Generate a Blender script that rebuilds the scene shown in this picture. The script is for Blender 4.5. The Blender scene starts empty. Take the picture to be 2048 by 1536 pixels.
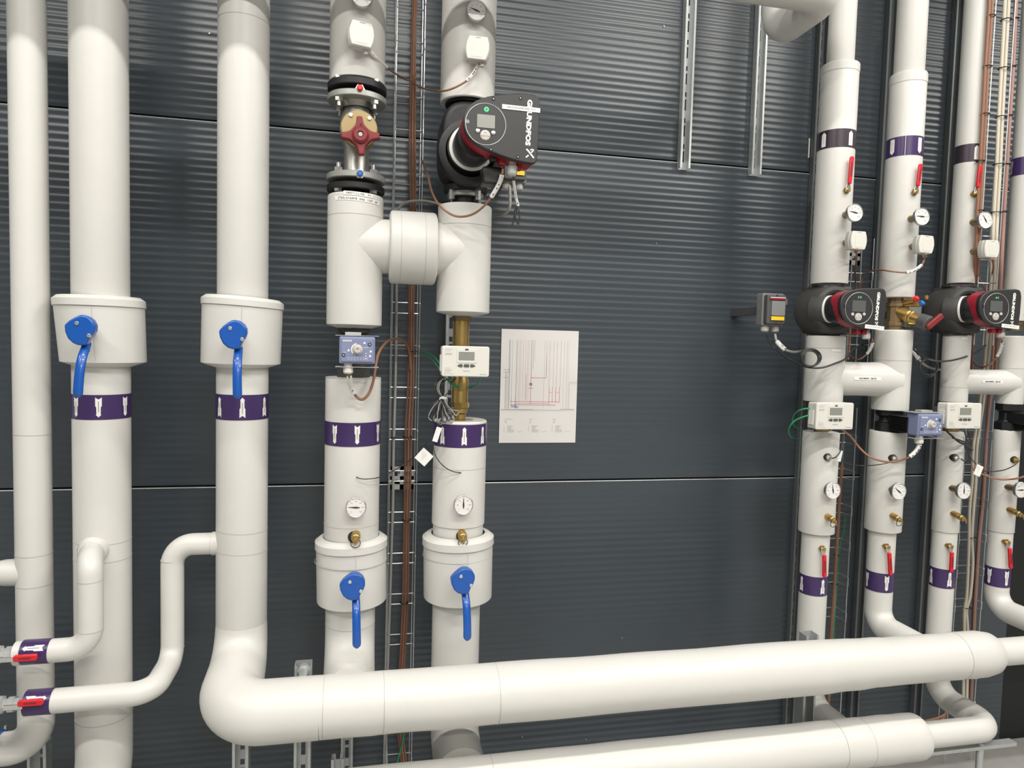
import bpy, math, random
from math import sin, cos, pi, radians, atan2, asin, hypot
from mathutils import Vector, Matrix
random.seed(7)
COL = bpy.context.scene.collection
V = Vector

# ------------------------------------------------------------------ camera
FPX, YAW, PIT, ROL = 1393.0, radians(12.154), radians(3.311), radians(1.511)
D, CZ = 2.6, 1.80
CAM = V((0, -D, CZ))
fw = V((sin(YAW)*cos(PIT), cos(YAW)*cos(PIT), -sin(PIT)))
rt = V((cos(YAW), -sin(YAW), 0)); up = rt.cross(fw)
RT = rt*cos(ROL)+up*sin(ROL); UP = -rt*sin(ROL)+up*cos(ROL)
cd = bpy.data.cameras.new('camera'); co = bpy.data.objects.new('camera', cd); COL.objects.link(co)
m = Matrix((RT, UP, -fw)).transposed().to_4x4(); m.translation = CAM
co.matrix_world = m
cd.sensor_fit = 'HORIZONTAL'; cd.sensor_width = 36; cd.lens = FPX/2048*36
cd.clip_start = .05; cd.clip_end = 60
bpy.context.scene.camera = co

def ray(px, py): return RT*(px-1024)/FPX - UP*(py-768)/FPX + fw
def W(px, py, Y=0.0):
    "point seen at px,py that stands Y metres in front of the wall"
    d = ray(px, py); t = (D-Y)/d.y
    return CAM + d*t
def WZ(px, py, z=0.0):
    d = ray(px, py); return CAM + d*((z-CZ)/d.z)
def S(px, py, Y):
    "metres per pixel there (vertical)"
    return (D-Y)/ray(px, py).y/FPX

# ------------------------------------------------------------------ materials
def mat(name, col, rough=.5, metal=0., bump=None, var=0., spec=.5, emit=None, coat=0., alpha=None):
    M = bpy.data.materials.new(name); M.use_nodes = True
    nt = M.node_tree; b = nt.nodes['Principled BSDF']
    b.inputs['Base Color'].default_value = (*col, 1); b.inputs['Roughness'].default_value = rough
    b.inputs['Metallic'].default_value = metal; b.inputs['Specular IOR Level'].default_value = spec
    b.inputs['Coat Weight'].default_value = coat
    if emit: b.inputs['Emission Color'].default_value = (*emit[0], 1); b.inputs['Emission Strength'].default_value = emit[1]
    if bump or var:
        tc = nt.nodes.new('ShaderNodeTexCoord'); n = nt.nodes.new('ShaderNodeTexNoise')
        n.inputs['Scale'].default_value = bump[0] if bump else 6; n.inputs['Detail'].default_value = 4
        nt.links.new(tc.outputs['Object'], n.inputs['Vector'])
        if bump:
            bp = nt.nodes.new('ShaderNodeBump'); bp.inputs['Strength'].default_value = bump[1]
            bp.inputs['Distance'].default_value = bump[2]
            nt.links.new(n.outputs['Fac'], bp.inputs['Height']); nt.links.new(bp.outputs['Normal'], b.inputs['Normal'])
        if var:
            mx = nt.nodes.new('ShaderNodeMix'); mx.data_type = 'RGBA'
            mx.inputs[6].default_value = (*[c*(1-var) for c in col], 1)
            mx.inputs[7].default_value = (*[min(1, c*(1+var)) for c in col], 1)
            nt.links.new(n.outputs['Fac'], mx.inputs[0]); nt.links.new(mx.outputs[2], b.inputs['Base Color'])
    return M
M = {}
M['pvc'] = mat('pvc_jacket', (.640, .632, .600), .40, bump=(5, .25, .012), var=.02, coat=.0)
M['seam_shadow'] = mat('seam_shadow', (.42, .41, .39), .5)  # darker grey that draws the shadow line where jackets overlap
M['wall'] = mat('wall_paint', (.050, .062, .074), .31, var=.05, spec=.6)
M['wall_dark'] = mat('dark_panel', (.010, .014, .019), .5)
M['joint'] = mat('joint_shadow_gap', (.01, .011, .012), .7)
M['galv'] = mat('galvanised_steel', (.55, .57, .57), .42, .6, bump=(40, .1, .002), var=.12)
M['wire'] = mat('bright_zinc_wire', (.72, .74, .74), .3, .9)
M['steel'] = mat('cast_steel', (.36, .35, .33), .38, .8, bump=(60, .15, .001), var=.1)
M['flange'] = mat('grey_painted_flange', (.36, .37, .35), .42, .5)
M['bolt'] = mat('zinc_bolt', (.75, .75, .72), .25, .9)
M['black'] = mat('black_cast', (.006, .006, .007), .5, bump=(60, .2, .002))
M['shell'] = mat('grey_black_shell', (.045, .044, .042), .62, bump=(30, .3, .004), var=.15)
M['blackp'] = mat('black_plastic', (.010, .010, .012), .42)
M['panel'] = mat('pump_panel_charcoal', (.028, .027, .028), .45)
M['red'] = mat('pump_red', (.30, .012, .028), .38)
M['redl'] = mat('red_vinyl_lever', (.62, .012, .025), .35)
M['redh'] = mat('red_handwheel', (.20, .018, .022), .5)
M['redb'] = mat('bright_red_cap', (.65, .02, .02), .35)
M['blue'] = mat('blue_lever', (.006, .082, .38), .28, coat=.3)
M['bluecap'] = mat('blue_cap', (.03, .13, .48), .35)
M['act'] = mat('slate_blue_plastic', (.20, .23, .37), .4)
M['purple'] = mat('purple_band', (.050, .026, .105), .28)
M['purplebrown'] = mat('dark_plum_band', (.032, .020, .034), .34)
M['white'] = mat('white_sticker', (.80, .79, .76), .5)
M['ink'] = mat('black_ink', (.03, .03, .035), .6)
M['inkg'] = mat('grey_ink', (.32, .32, .32), .6)
M['inkl'] = mat('light_grey_ink', (.52, .51, .50), .6)
M['inkr'] = mat('red_ink', (.62, .22, .25), .6)
M['inkp'] = mat('pale_pink_ink', (.70, .58, .58), .6)
M['inkb'] = mat('blue_ink', (.45, .50, .68), .6)
M['plast'] = mat('white_plastic', (.64, .63, .58), .42)
M['plastg'] = mat('light_grey_plastic', (.50, .49, .46), .45)
M['grey'] = mat('mid_grey_plastic', (.20, .205, .205), .5)
M['dgrey'] = mat('dark_grey_plastic', (.075, .078, .080), .5)
M['lcd'] = mat('lcd_grey', (.24, .245, .22), .25)
M['lcdd'] = mat('lcd_dark', (.10, .105, .105), .2)
M['brass'] = mat('brass', (.50, .34, .12), .34, .85, bump=(30, .1, .001), var=.1)
M['brassd'] = mat('dull_brass', (.30, .22, .12), .42, .8, var=.15)
M['brassm'] = mat('matt_brass_disc', (.34, .26, .13), .5, .6, var=.1)
M['railg'] = mat('dull_grey_rail', (.17, .185, .19), .45, .5, var=.1)
M['yellow'] = mat('yellow_label', (.85, .55, .02), .5)
M['brown'] = mat('brown_cable', (.26, .125, .075), .5)
M['pink'] = mat('rosy_brown_cable', (.34, .19, .16), .45)
M['greyc'] = mat('grey_cable', (.34, .335, .31), .5)
M['beige'] = mat('beige_cable', (.60, .55, .45), .5)
M['green'] = mat('green_cable', (.02, .28, .12), .4)
M['blk'] = mat('black_cable', (.03, .03, .032), .4)
M['grnled'] = mat('green_led', (.05, .5, .15), .4, emit=((.1, 1, .3), 1.5))
M['knob'] = mat('grey_knob', (.50, .47, .44), .35)
M['chrome'] = mat('chrome', (.55, .55, .55), .38, 1.)
M['paper'] = mat('paper', (.74, .72, .70), .45)
M['concrete'] = mat('painted_floor', (.40, .39, .37), .35, bump=(12, .1, .003), var=.12)
M['ceil'] = mat('ceiling_white', (.42, .43, .44), .7)
M['lampw'] = mat('lamp_diffuser', (.9, .9, .9), .5, emit=((1, .96, .88), 6))
M['recess'] = mat('dark_recess', (.02, .02, .02), .8)  # near-black disc colour, shade of the recess holes round fittings

# ------------------------------------------------------------------ mesh builder
def frame(d):
    d = d.normalized(); a = V((0, 0, 1)) if abs(d.z) < .9 else V((1, 0, 0))
    x = a.cross(d).normalized(); return x, d.cross(x)
class MB:
    def __init__(s): s.v = []; s.f = []
    def add(s, vs, fs):
        o = len(s.v); s.v += [V(p) for p in vs]; s.f += [tuple(i+o for i in f) for f in fs]; return s
    def box(s, c, d, R=None):
        c = V(c); h = V(d)/2; vs = []
        for x in (-1, 1):
            for y in (-1, 1):
                for z in (-1, 1):
                    p = V((x*h.x, y*h.y, z*h.z)); vs.append(c+(R @ p if R else p))
        return s.add(vs, [(0, 1, 3, 2), (4, 6, 7, 5), (0, 4, 5, 1), (2, 3, 7, 6), (0, 2, 6, 4), (1, 5, 7, 3)])
    def tube(s, pts, r, n=16, cap=True, closed=False):
        pts = [V(p) for p in pts]; k = len(pts)
        rs = r if isinstance(r, (list, tuple)) else [r]*k
        T = []
        for i in range(k):
            if closed: t = pts[(i+1) % k]-pts[i-1]
            else: t = pts[min(i+1, k-1)]-pts[max(i-1, 0)]
            if t.length < 1e-9: t = T[-1] if T else V((0, 0, 1))
            T.append(t.normalized())
        x, y = frame(T[0]); vs = []
        for i in range(k):
            if i:
                q = T[i-1].rotation_difference(T[i]); x = q @ x; y = q @ y
            for j in range(n):
                a = 2*pi*j/n; vs.append(pts[i]+(x*cos(a)+y*sin(a))*rs[i])
        fs = [(i*n+j, i*n+(j+1) % n, (i+1)*n+(j+1) % n, (i+1)*n+j) for i in range(k-1) for j in range(n)]
        if closed: fs += [((k-1)*n+j, (k-1)*n+(j+1) % n, (j+1) % n, j) for j in range(n)]
        elif cap: fs += [tuple(range(n))[::-1], tuple((k-1)*n+j for j in range(n))]
        return s.add(vs, fs)
    def lathe(s, o, ax, prof, n=32, cap=True, open_=False):
        "prof: (t along axis, radius)"
        o = V(o); ax = V(ax).normalized(); x, y = frame(ax); vs = []
        for t, r in prof:
            for j in range(n):
                a = 2*pi*j/n; vs.append(o+ax*t+(x*cos(a)+y*sin(a))*r)
        k = len(prof)
        fs = [(i*n+j, i*n+(j+1) % n, (i+1)*n+(j+1) % n, (i+1)*n+j) for i in range(k-1) for j in range(n)]
        if cap: fs += [tuple(range(n))[::-1], tuple((k-1)*n+j for j in range(n))]
        return s.add(vs, fs)
    def cyl(s, p, q, r, r2=None, n=24):
        p = V(p); q = V(q); return s.lathe(p, q-p, [(0, r), ((q-p).length, r if r2 is None else r2)], n)
    def prism(s, out, y0, y1):
        "outline in x,z extruded from y0 to y1"
        n = len(out); vs = [(p[0], y0, p[1]) for p in out]+[(p[0], y1, p[1]) for p in out]
        return s.add(vs, [tuple(range(n)), tuple(range(n, 2*n))[::-1]]+[(i, i+n, (i+1) % n+n, (i+1) % n) for i in range(n)])
    def sphere(s, c, r, n=14, sc=(1, 1, 1)):
        c = V(c); vs = []; m_ = n//2
        for i in range(m_+1):
            for j in range(n):
                a = pi*i/m_; b = 2*pi*j/n
                vs.append(c+V((sin(a)*cos(b)*sc[0], sin(a)*sin(b)*sc[1], cos(a)*sc[2]))*r)
        return s.add(vs, [(i*n+j, (i+1)*n+j, (i+1)*n+(j+1) % n, i*n+(j+1) % n) for i in range(m_) for j in range(n)])
    def ring(s, c, ax, R, r, n=40, m_=8):
        c = V(c); x, y = frame(V(ax))
        return s.tube([c+(x*cos(2*pi*i/n)+y*sin(2*pi*i/n))*R for i in range(n)], r, m_, closed=True)
    def build(s, name, mt, parent=None, world=False, bevel=0, ang=32, flat=False, segs=2):
        me = bpy.data.meshes.new(name)
        o_ = parent.location if (parent and world) else V((0, 0, 0))
        if parent and world and parent.parent: o_ = parent.location + parent.parent.location
        me.from_pydata([p-o_ for p in s.v], [], s.f); me.validate()
        import bmesh
        bm = bmesh.new(); bm.from_mesh(me); bmesh.ops.recalc_face_normals(bm, faces=bm.faces); bm.to_mesh(me); bm.free()
        if not flat:
            me.polygons.foreach_set('use_smooth', [True]*len(me.polygons)); me.set_sharp_from_angle(angle=radians(ang))
        me.materials.append(M[mt] if isinstance(mt, str) else mt)
        ob = bpy.data.objects.new(name, me); COL.objects.link(ob)
        if parent: ob.parent = parent
        if bevel:
            b = ob.modifiers.new('bevel', 'BEVEL'); b.width = bevel; b.segments = segs; b.limit_method = 'ANGLE'; b.angle_limit = radians(40)
        return ob

def tag(o, label=None, cat=None, group=None, kind=None):
    if label: o['label'] = label
    if cat: o['category'] = cat
    if group: o['group'] = group
    if kind: o['kind'] = kind
    return o
def thing(name, label, cat, loc=(0, 0, 0), group=None, rz=0, rot=None):
    o = bpy.data.objects.new(name, None); COL.objects.link(o); o.empty_display_size = .05
    o.location = V(loc)
    if rot: o.rotation_euler = rot
    elif rz: o.rotation_euler = (0, 0, rz)
    return tag(o, label, cat, group)
def copy_thing(o, loc, label, rot=None, group=None):
    r = o.copy(); COL.objects.link(r); r.location = V(loc); r['label'] = label
    if rot is not None: r.rotation_euler = rot
    if group: r['group'] = group
    for ch in list(o.children):
        c = ch.copy(); COL.objects.link(c); c.parent = r
        for g in ch.children:
            d = g.copy(); COL.objects.link(d); d.parent = c
    return r

def lettering(txt, size, name, mt, parent, loc, rot=(pi/2, 0, 0), ext=.0003, bold=0.0, align='CENTER', sx=1.):
    cu = bpy.data.curves.new(name, 'FONT'); cu.body = txt; cu.size = size; cu.extrude = ext; cu.align_x = align; cu.align_y = 'CENTER'
    cu.resolution_u = 2; cu.offset = bold
    tmp = bpy.data.objects.new('tmp', cu); COL.objects.link(tmp)
    dg = bpy.context.evaluated_depsgraph_get(); me = bpy.data.meshes.new_from_object(tmp.evaluated_get(dg))
    bpy.data.objects.remove(tmp); me.name = name; me.materials.clear(); me.materials.append(M[mt])
    ob = bpy.data.objects.new(name, me); COL.objects.link(ob); ob.parent = parent
    ob.location = V(loc); ob.rotation_euler = rot; ob.scale = (sx, 1, 1)
    return ob

def fillet(pts, R, n=10):
    "polyline with rounded corners; R one number or one per inner corner"
    pts = [V(p) for p in pts]; out = [pts[0]]
    for i in range(1, len(pts)-1):
        r = R[i-1] if isinstance(R, (list, tuple)) else R
        a, b, c = pts[i-1], pts[i], pts[i+1]; u = (a-b).normalized(); w = (c-b).normalized()
        al = u.angle(w)
        if al > pi-.01 or r <= 0: out.append(b); continue
        t = r/math.tan(al/2); p = b+u*t; q = b+w*t; ctr = b+(u+w).normalized()*(r/sin(al/2))
        e1 = (p-ctr); ax = e1.cross(q-ctr).normalized(); tot = pi-al
        for k in range(n+1): out.append(ctr+Matrix.Rotation(tot*k/n, 3, ax) @ e1)
    out.append(pts[-1]); return out
def smooth(pts, n=8):
    pts = [V(p) for p in pts]
    if len(pts) < 3: return pts
    P = [pts[0]*2-pts[1]]+pts+[pts[-1]*2-pts[-2]]; out = []
    for i in range(1, len(P)-2):
        a, b, c, d = P[i-1:i+3]
        for k in range(n):
            t = k/n; out.append(.5*((2*b)+(c-a)*t+(2*a-5*b+4*c-d)*t*t+(3*b-a-3*c+d)*t**3))
    out.append(pts[-1]); return out

# ------------------------------------------------------------------ the setting
z_up, z_lo = W(1000, 293)[2], W(1000, 961)[2]
z_up2, z_lo2 = W(300, 229)[2], W(300, 975)[2]
ZJ = [(z_up+z_up2)/2, (z_lo+z_lo2)/2]; PH = ZJ[0]-ZJ[1]
ZJ = [ZJ[0]+PH, ZJ[0], ZJ[1], ZJ[1]-PH]
def wall_panel(n, zt, zb, x0, x1):
    b = MB(); prof = []; pitch = PH/round(PH/.0255); g = .0035
    N = round((zt-zb)/pitch*10)
    prof.append((zb+g, .012)); prof.append((zb+g, .0)); 
    for i in range(N+1):
        z = zb+g+.004+(zt-zb-2*g-.008)*i/N; ph = ((z-zb)/pitch) % 1
        y = -.0011*(.5-.5*cos(2*pi*(ph**1.25)))
        prof.append((z, y))
    prof.append((zt-g, .0)); prof.append((zt-g, .012))
    vs = []; nx = 2
    for x in (x0, x1):
        vs += [(x, y, z) for z, y in prof]
    k = len(prof); fs = [(i, i+1, k+i+1, k+i) for i in range(k-1)]
    b.add(vs, fs); o = b.build('wall_panel', 'wall', wallroot, ang=50)
    return o
XR = W(2003, 1400)[0]
wallroot = bpy.data.objects.new('wall_rear', None); COL.objects.link(wallroot); wallroot['kind'] = 'structure'
zz = [ZJ[0]+PH, ZJ[0], ZJ[1], ZJ[2], max(ZJ[3], 0.0)]
for i in range(4): wall_panel(i, zz[i], zz[i+1], -4.2, XR)
if ZJ[3] > .02: wall_panel(4, ZJ[3], 0, -4.2, XR)
MB().box((-.5+XR/2-1.6, .02, 2.5), (XR+9.2-.0, .016, 5)).build('wall_core', 'joint', wallroot)
for z in ZJ[1:3]:   # bright steel rod that stands for the lip highlight under each joint
    MB().cyl((-4.2, -.0008, z-.0055), (XR, -.0008, z-.0055), .0022, n=8).build('lip_highlight', 'galv', wallroot)
r_ = MB().box((XR+1.5, .03, 2.5), (3.0, .02, 5)).build('wall_right', 'wall_dark'); r_['kind'] = 'structure'
f_ = MB().box((1, -4, -.05), (14, 8.1, .1)).build('floor', 'concrete'); f_['kind'] = 'structure'
c_ = MB().box((1, -4, 5.05), (14, 8.1, .1)).build('ceiling', 'ceil'); c_['kind'] = 'structure'
b_ = MB().box((1, -8.1, 2.5), (14, .1, 5)).build('wall_back', 'ceil'); b_['kind'] = 'structure'
for nm, x in (('wall_left_end', -6.05), ('wall_right_end', 8.05)):
    w_ = MB().box((x, -4, 2.5), (.1, 8.1, 5)).build(nm.replace('_end', '_far' if 'left' in nm else '_far'), 'ceil'); w_['kind'] = 'structure'

# ------------------------------------------------------------------ lamps
def lamp(x, y, z, L, Wd, power, label, along='y'):
    t = thing('strip_light', label, 'ceiling light', (x, y, z), 'strip lights hung over the pipework')
    d = (Wd, L, .05) if along == 'y' else (L, Wd, .05)
    MB().box((0, 0, .05), (d[0]+.04, d[1]+.04, .06)).build('housing', 'plastg', t)
    MB().box((0, 0, .015), (d[0], d[1], .006)).build('diffuser', 'lampw', t)
    for sx in (-.4, .4): MB().cyl((sx*L, 0, .08), (sx*L, 0, 5.0-z), .004, n=8).build('suspension_rod', 'galv', t)
    l = bpy.data.lights.new('lamp', 'AREA'); l.shape = 'RECTANGLE'; l.size = d[0]; l.size_y = d[1]; l.energy = power
    l.color = (1, .968, .905)
    lo = bpy.data.objects.new('lamp_glow', l); COL.objects.link(lo); lo.parent = t; lo.location = (0, 0, .005)
LAMPS = [(-3.1, -1.75, 4.1, 1.5, .10, 28, 'strip light of the front row, far to the left'), (-.5, -1.75, 4.1, 1.5, .10, 33, 'strip light of the front row, above the middle risers'),
         (2.1, -1.75, 4.1, 1.5, .10, 40, 'strip light of the front row, above the right risers'), (4.7, -1.75, 4.1, 1.5, .10, 40, 'strip light of the front row, far to the right'), (-1.9, -3.3, 4.25, 1.5, .10, 60, 'strip light of the second row, to the left'), (.7, -3.3, 4.25, 1.5, .10, 66, 'strip light of the second row, in the middle'), (3.3, -3.3, 4.25, 1.5, .10, 66, 'strip light of the second row, to the right'), (.8, -5.8, 4.2, 3.0, .2, 120, 'long strip light high behind the viewer')]
for (x, y, z, L, Wd, p, lb) in LAMPS: lamp(x, y, z, L, Wd, p, lb, 'x')
wd = bpy.data.worlds.new('world'); bpy.context.scene.world = wd; wd.use_nodes = True
wd.node_tree.nodes['Background'].inputs[0].default_value = (.8, .85, .9, 1); wd.node_tree.nodes['Background'].inputs[1].default_value = .35

# ------------------------------------------------------------------ pipework helpers
YP, YH = .36, .62
class Ax:
    "a vertical pipe axis"
    def __init__(s, cx, cy, w, Y=YP):
        s.Y = Y; p = W(cx, cy, Y); s.X = p.x
        s.r = s.rad(cx, cy, w)
    def rad(s, cx, cy, w):
        return abs(W(cx+w/2, cy, s.Y).x-W(cx-w/2, cy, s.Y).x)/2*cos(atan2(abs(s.X), D-s.Y))
    def z(s, py, r=None, front=True):
        "height of image row py on the pipe's front (r) or axis"
        Y = s.Y+((s.r if r is None else r) if front else 0)
        lo, hi = 0., 4.
        for _ in range(40):
            mid = (lo+hi)/2; d = V((s.X, -Y, mid))-CAM
            yy = 768-FPX*d.dot(UP)/d.dot(fw)
            if yy > py: lo = mid
            else: hi = mid
        return lo
    def ang(s, px, py, r=None):
        "angle around the axis (0 = facing the room, + = right) of image column px"
        r = r or s.r; z = s.z(py, r); best = 0; bd = 1e9
        view = atan2(0-s.X, D-s.Y)
        for k in range(-85, 86):
            a = radians(k)+view; d = V((s.X+r*sin(a), -s.Y-r*cos(a), z))-CAM
            xx = 1024+FPX*d.dot(RT)/d.dot(fw)
            if abs(xx-px) < bd: bd = abs(xx-px); best = a
        return best
    def surf(s, px, py, r=None):
        "distance from the wall where the view ray first meets the jacket"
        r = r or s.r; d = ray(px, py); a = d.x**2+d.y**2; ox, oy = CAM.x-s.X, CAM.y+s.Y
        b = 2*(ox*d.x+oy*d.y); c = ox*ox+oy*oy-r*r; q = b*b-4*a*c
        if q < 0: return s.Y+r*.3
        t = (-b-math.sqrt(q))/(2*a); return -(CAM+d*t).y
    def P(s, z, dy=0, dx=0): return V((s.X+dx, -s.Y-dy, z))

def flow_band(root, A, r, zt, zb, arrows, upw, mt='purple', seam=None, plain=False):
    b = MB().lathe((A.X, -A.Y, zb), (0, 0, 1), [(0, r+.0002), (.0003, r+.0012), (zt-zb-.0003, r+.0012), (zt-zb, r+.0002)], 64, cap=False).build('flow_band', mt, root, world=True)
    h = (zt-zb)*.80; zc = (zt+zb)/2; R = r+.0019; sg = 1 if upw else -1
    for a in arrows:
        hw = .0085
        for nm, rows, mt2, rr in (('flow_arrow', [(.5, .5, .0), (.33, .33, 1.), (-.5, -.5, 1.)] if plain else [(.5, .5, .0), (.36, .37, .85), (.35, .36, .62), (-.02, -.02, .66), (-.06, -.06, .95), (-.5, -.40, .98)], 'white', R),
                                  ('arrow_lettering', [(.24, .24, .13), (-.30, -.30, .13)], 'inkl' if plain else 'inkg', R+.0007)):
            mb = MB(); vs = []
            for ze, zc_, w in rows:
                for u, zz_ in ((-w, ze), (0, zc_), (w, ze)):
                    t = a+u*hw/R
                    vs.append((A.X+rr*sin(t), -A.Y-rr*cos(t), zc+sg*zz_*h))
            mb.add(vs, [(3*i+j, 3*i+j+1, 3*i+j+4, 3*i+j+3) for i in range(len(rows)-1) for j in (0, 1)])
            mb.build(nm, mt2, b, world=True)
    if seam is not None:
        mb = MB(); R2 = r+.002; vs = []
        for zz_ in (zb, zt):
            for t in (seam-.012, seam+.012): vs.append((A.X+R2*sin(t), -A.Y-R2*cos(t), zz_))
        mb.add(vs, [(0, 1, 3, 2)]).build('band_gap', 'white', b, world=True)
    return b
def seams(root, A, r, zs, tilt=0):
    for z in zs:
        MB().lathe((A.X, -A.Y, z), (tilt, .0, 1), [(0, r-.001), (.0002, r+.0007), (.0013, r+.0007), (.0015, r-.001)], 64, cap=False).build('seam_shadow_line', 'seam_shadow', root, world=True)
def sticker(root, A, r, px0, px1, py, hpx, txt=None, slope=0, name='label_sticker', tsize=.7):
    "white sticker wrapped round a vertical pipe"
    a0, a1 = A.ang(px0, py, r), A.ang(px1, py, r); z = A.z(py, r); h = hpx*S((px0+px1)/2, py, A.Y+r)
    mb = MB(); vs = []; n = 10; R = r+.0012
    for i in range(n+1):
        t = a0+(a1-a0)*i/n; dz = slope*(i/n-.5)
        for s_ in (-.5, .5): vs.append((A.X+R*sin(t), -A.Y-R*cos(t), z+h*s_+dz))
    mb.add(vs, [(2*i, 2*i+2, 2*i+3, 2*i+1) for i in range(n)])
    o = mb.build(name, 'white', root, world=True)
    if txt:
        L = len(txt); w = (a1-a0)*.86
        for i, ch in enumerate(txt):
            if ch == ' ': continue
            t = a0+(a1-a0)*.07+w*(i+.5)/L; R2 = R+.0005; dz = slope*((t-a0)/(a1-a0)-.5)
            lettering(ch, h*tsize, 'lettering', 'ink', o, V((A.X+R2*sin(t), -A.Y-R2*cos(t), z+dz))-root.location, (pi/2, 0, t), ext=.0001)
    return o
def jacket(root, pts, r, name='jacket', mt='pvc', n=64, ends=True):
    return MB().tube(pts, r, n, cap=ends).build(name, mt, root, world=True)
def vseg(A, z0, z1, r, root, name='jacket', bev=.004, mt='pvc', n=64):
    "straight vertical jacket with rounded lips"
    return MB().lathe((A.X, -A.Y, z0), (0, 0, 1), [(0, r-bev), (bev*.4, r-bev*.2), (bev, r), (z1-z0-bev, r), (z1-z0-bev*.4, r-bev*.2), (z1-z0, r-bev)], n).build(name, mt, root, world=True)
def wobble(pts, r, amp=.0012, seed=0):
    rnd = random.Random(seed); return [r+amp*rnd.uniform(-1, 1) for _ in pts]

# ==================================================================== PART 2
# ---------------- riser 1 (far left)
TOP = 3.75
A1 = Ax(61.5, 600, 80); A2 = Ax(202, 600, 120); A3 = Ax(485, 800, 105); A4 = Ax(709, 600, 111); A5 = Ax(926, 600, 106)
R1 = thing('insulated_pipe', 'slim insulated white pipe at the far left edge, curving left into a blue fitting', 'pipe', A1.P(A1.z(1500, front=False)))
ze = A1.z(1492, front=False)
jacket(R1, fillet([A1.P(TOP), A1.P(ze), A1.P(ze, 0, -.45)], .078, 12), A1.r)
seams(R1, A1, A1.r, [A1.z(872)], .03); seams(R1, A1, A1.r, [A1.z(1116), A1.z(1178), A1.z(1400)])
zt1 = A1.z(1143, front=False)
MB().lathe(A1.P(zt1), (-1, 0, 0), [(0, A1.r*.86), (.075, A1.r*.80), (.10, A1.r*.70), (.105, A1.r*.6)], 40).build('branch_stub', 'pvc', R1, world=True)
# blue fitting at the very left
t = thing('flanged_fitting', 'royal blue flanged fitting at the left edge, on the end of the slim pipe elbow', 'valve', A1.P(ze, 0, -.092))
MB().lathe((0, 0, 0), (-1, 0, 0), [(0, .030), (.0, A1.r*1.12), (.012, A1.r*1.16), (.022, A1.r*1.16), (.022, .05), (.2, .05)], 40).build('flange_body', 'blue', t, ang=25)
for a in (-40, 20, 80, 140, 200, 260): MB().cyl((.006, .058*sin(radians(a)), .058*cos(radians(a))), (-.0, .058*sin(radians(a)), .058*cos(radians(a))), .007, n=6).build('bolt', 'bolt', t)
# tap on the stub
p = W(6, 1128, YP)
t = thing('brass_tap', 'nickel and brass tap end peeping in at the left edge by the branch stub', 'valve', (A1.X-.105, -YP, zt1))
MB().lathe((0, 0, 0), (-1, 0, 0), [(0, .016), (.02, .016), (.02, .024), (.04, .024), (.04, .016), (.12, .016)], 12).build('tap_body', 'brassd', t)
MB().sphere((-.03, -.01, .035), .018).build('tap_knob', 'galv', t)

# ---------------- riser 2 with valve cover
R2 = thing('insulated_pipe', 'thick insulated white pipe, second from the left, with a purple band of down arrows', 'pipe', A2.P(A2.z(1500, front=False)))
zb2 = A2.z(1580, front=False)
r2b = A2.rad(206, 1050, 119)
zc0, zc1 = A2.z(590, .14), A2.z(728, .14)
vseg(A2, zc1+.02, TOP, A2.r, R2)
pts = fillet([A2.P(zc1+.05), A2.P(zb2-.0), A2.P(zb2, .55)], .125, 12)
jacket(R2, pts, r2b)
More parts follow.
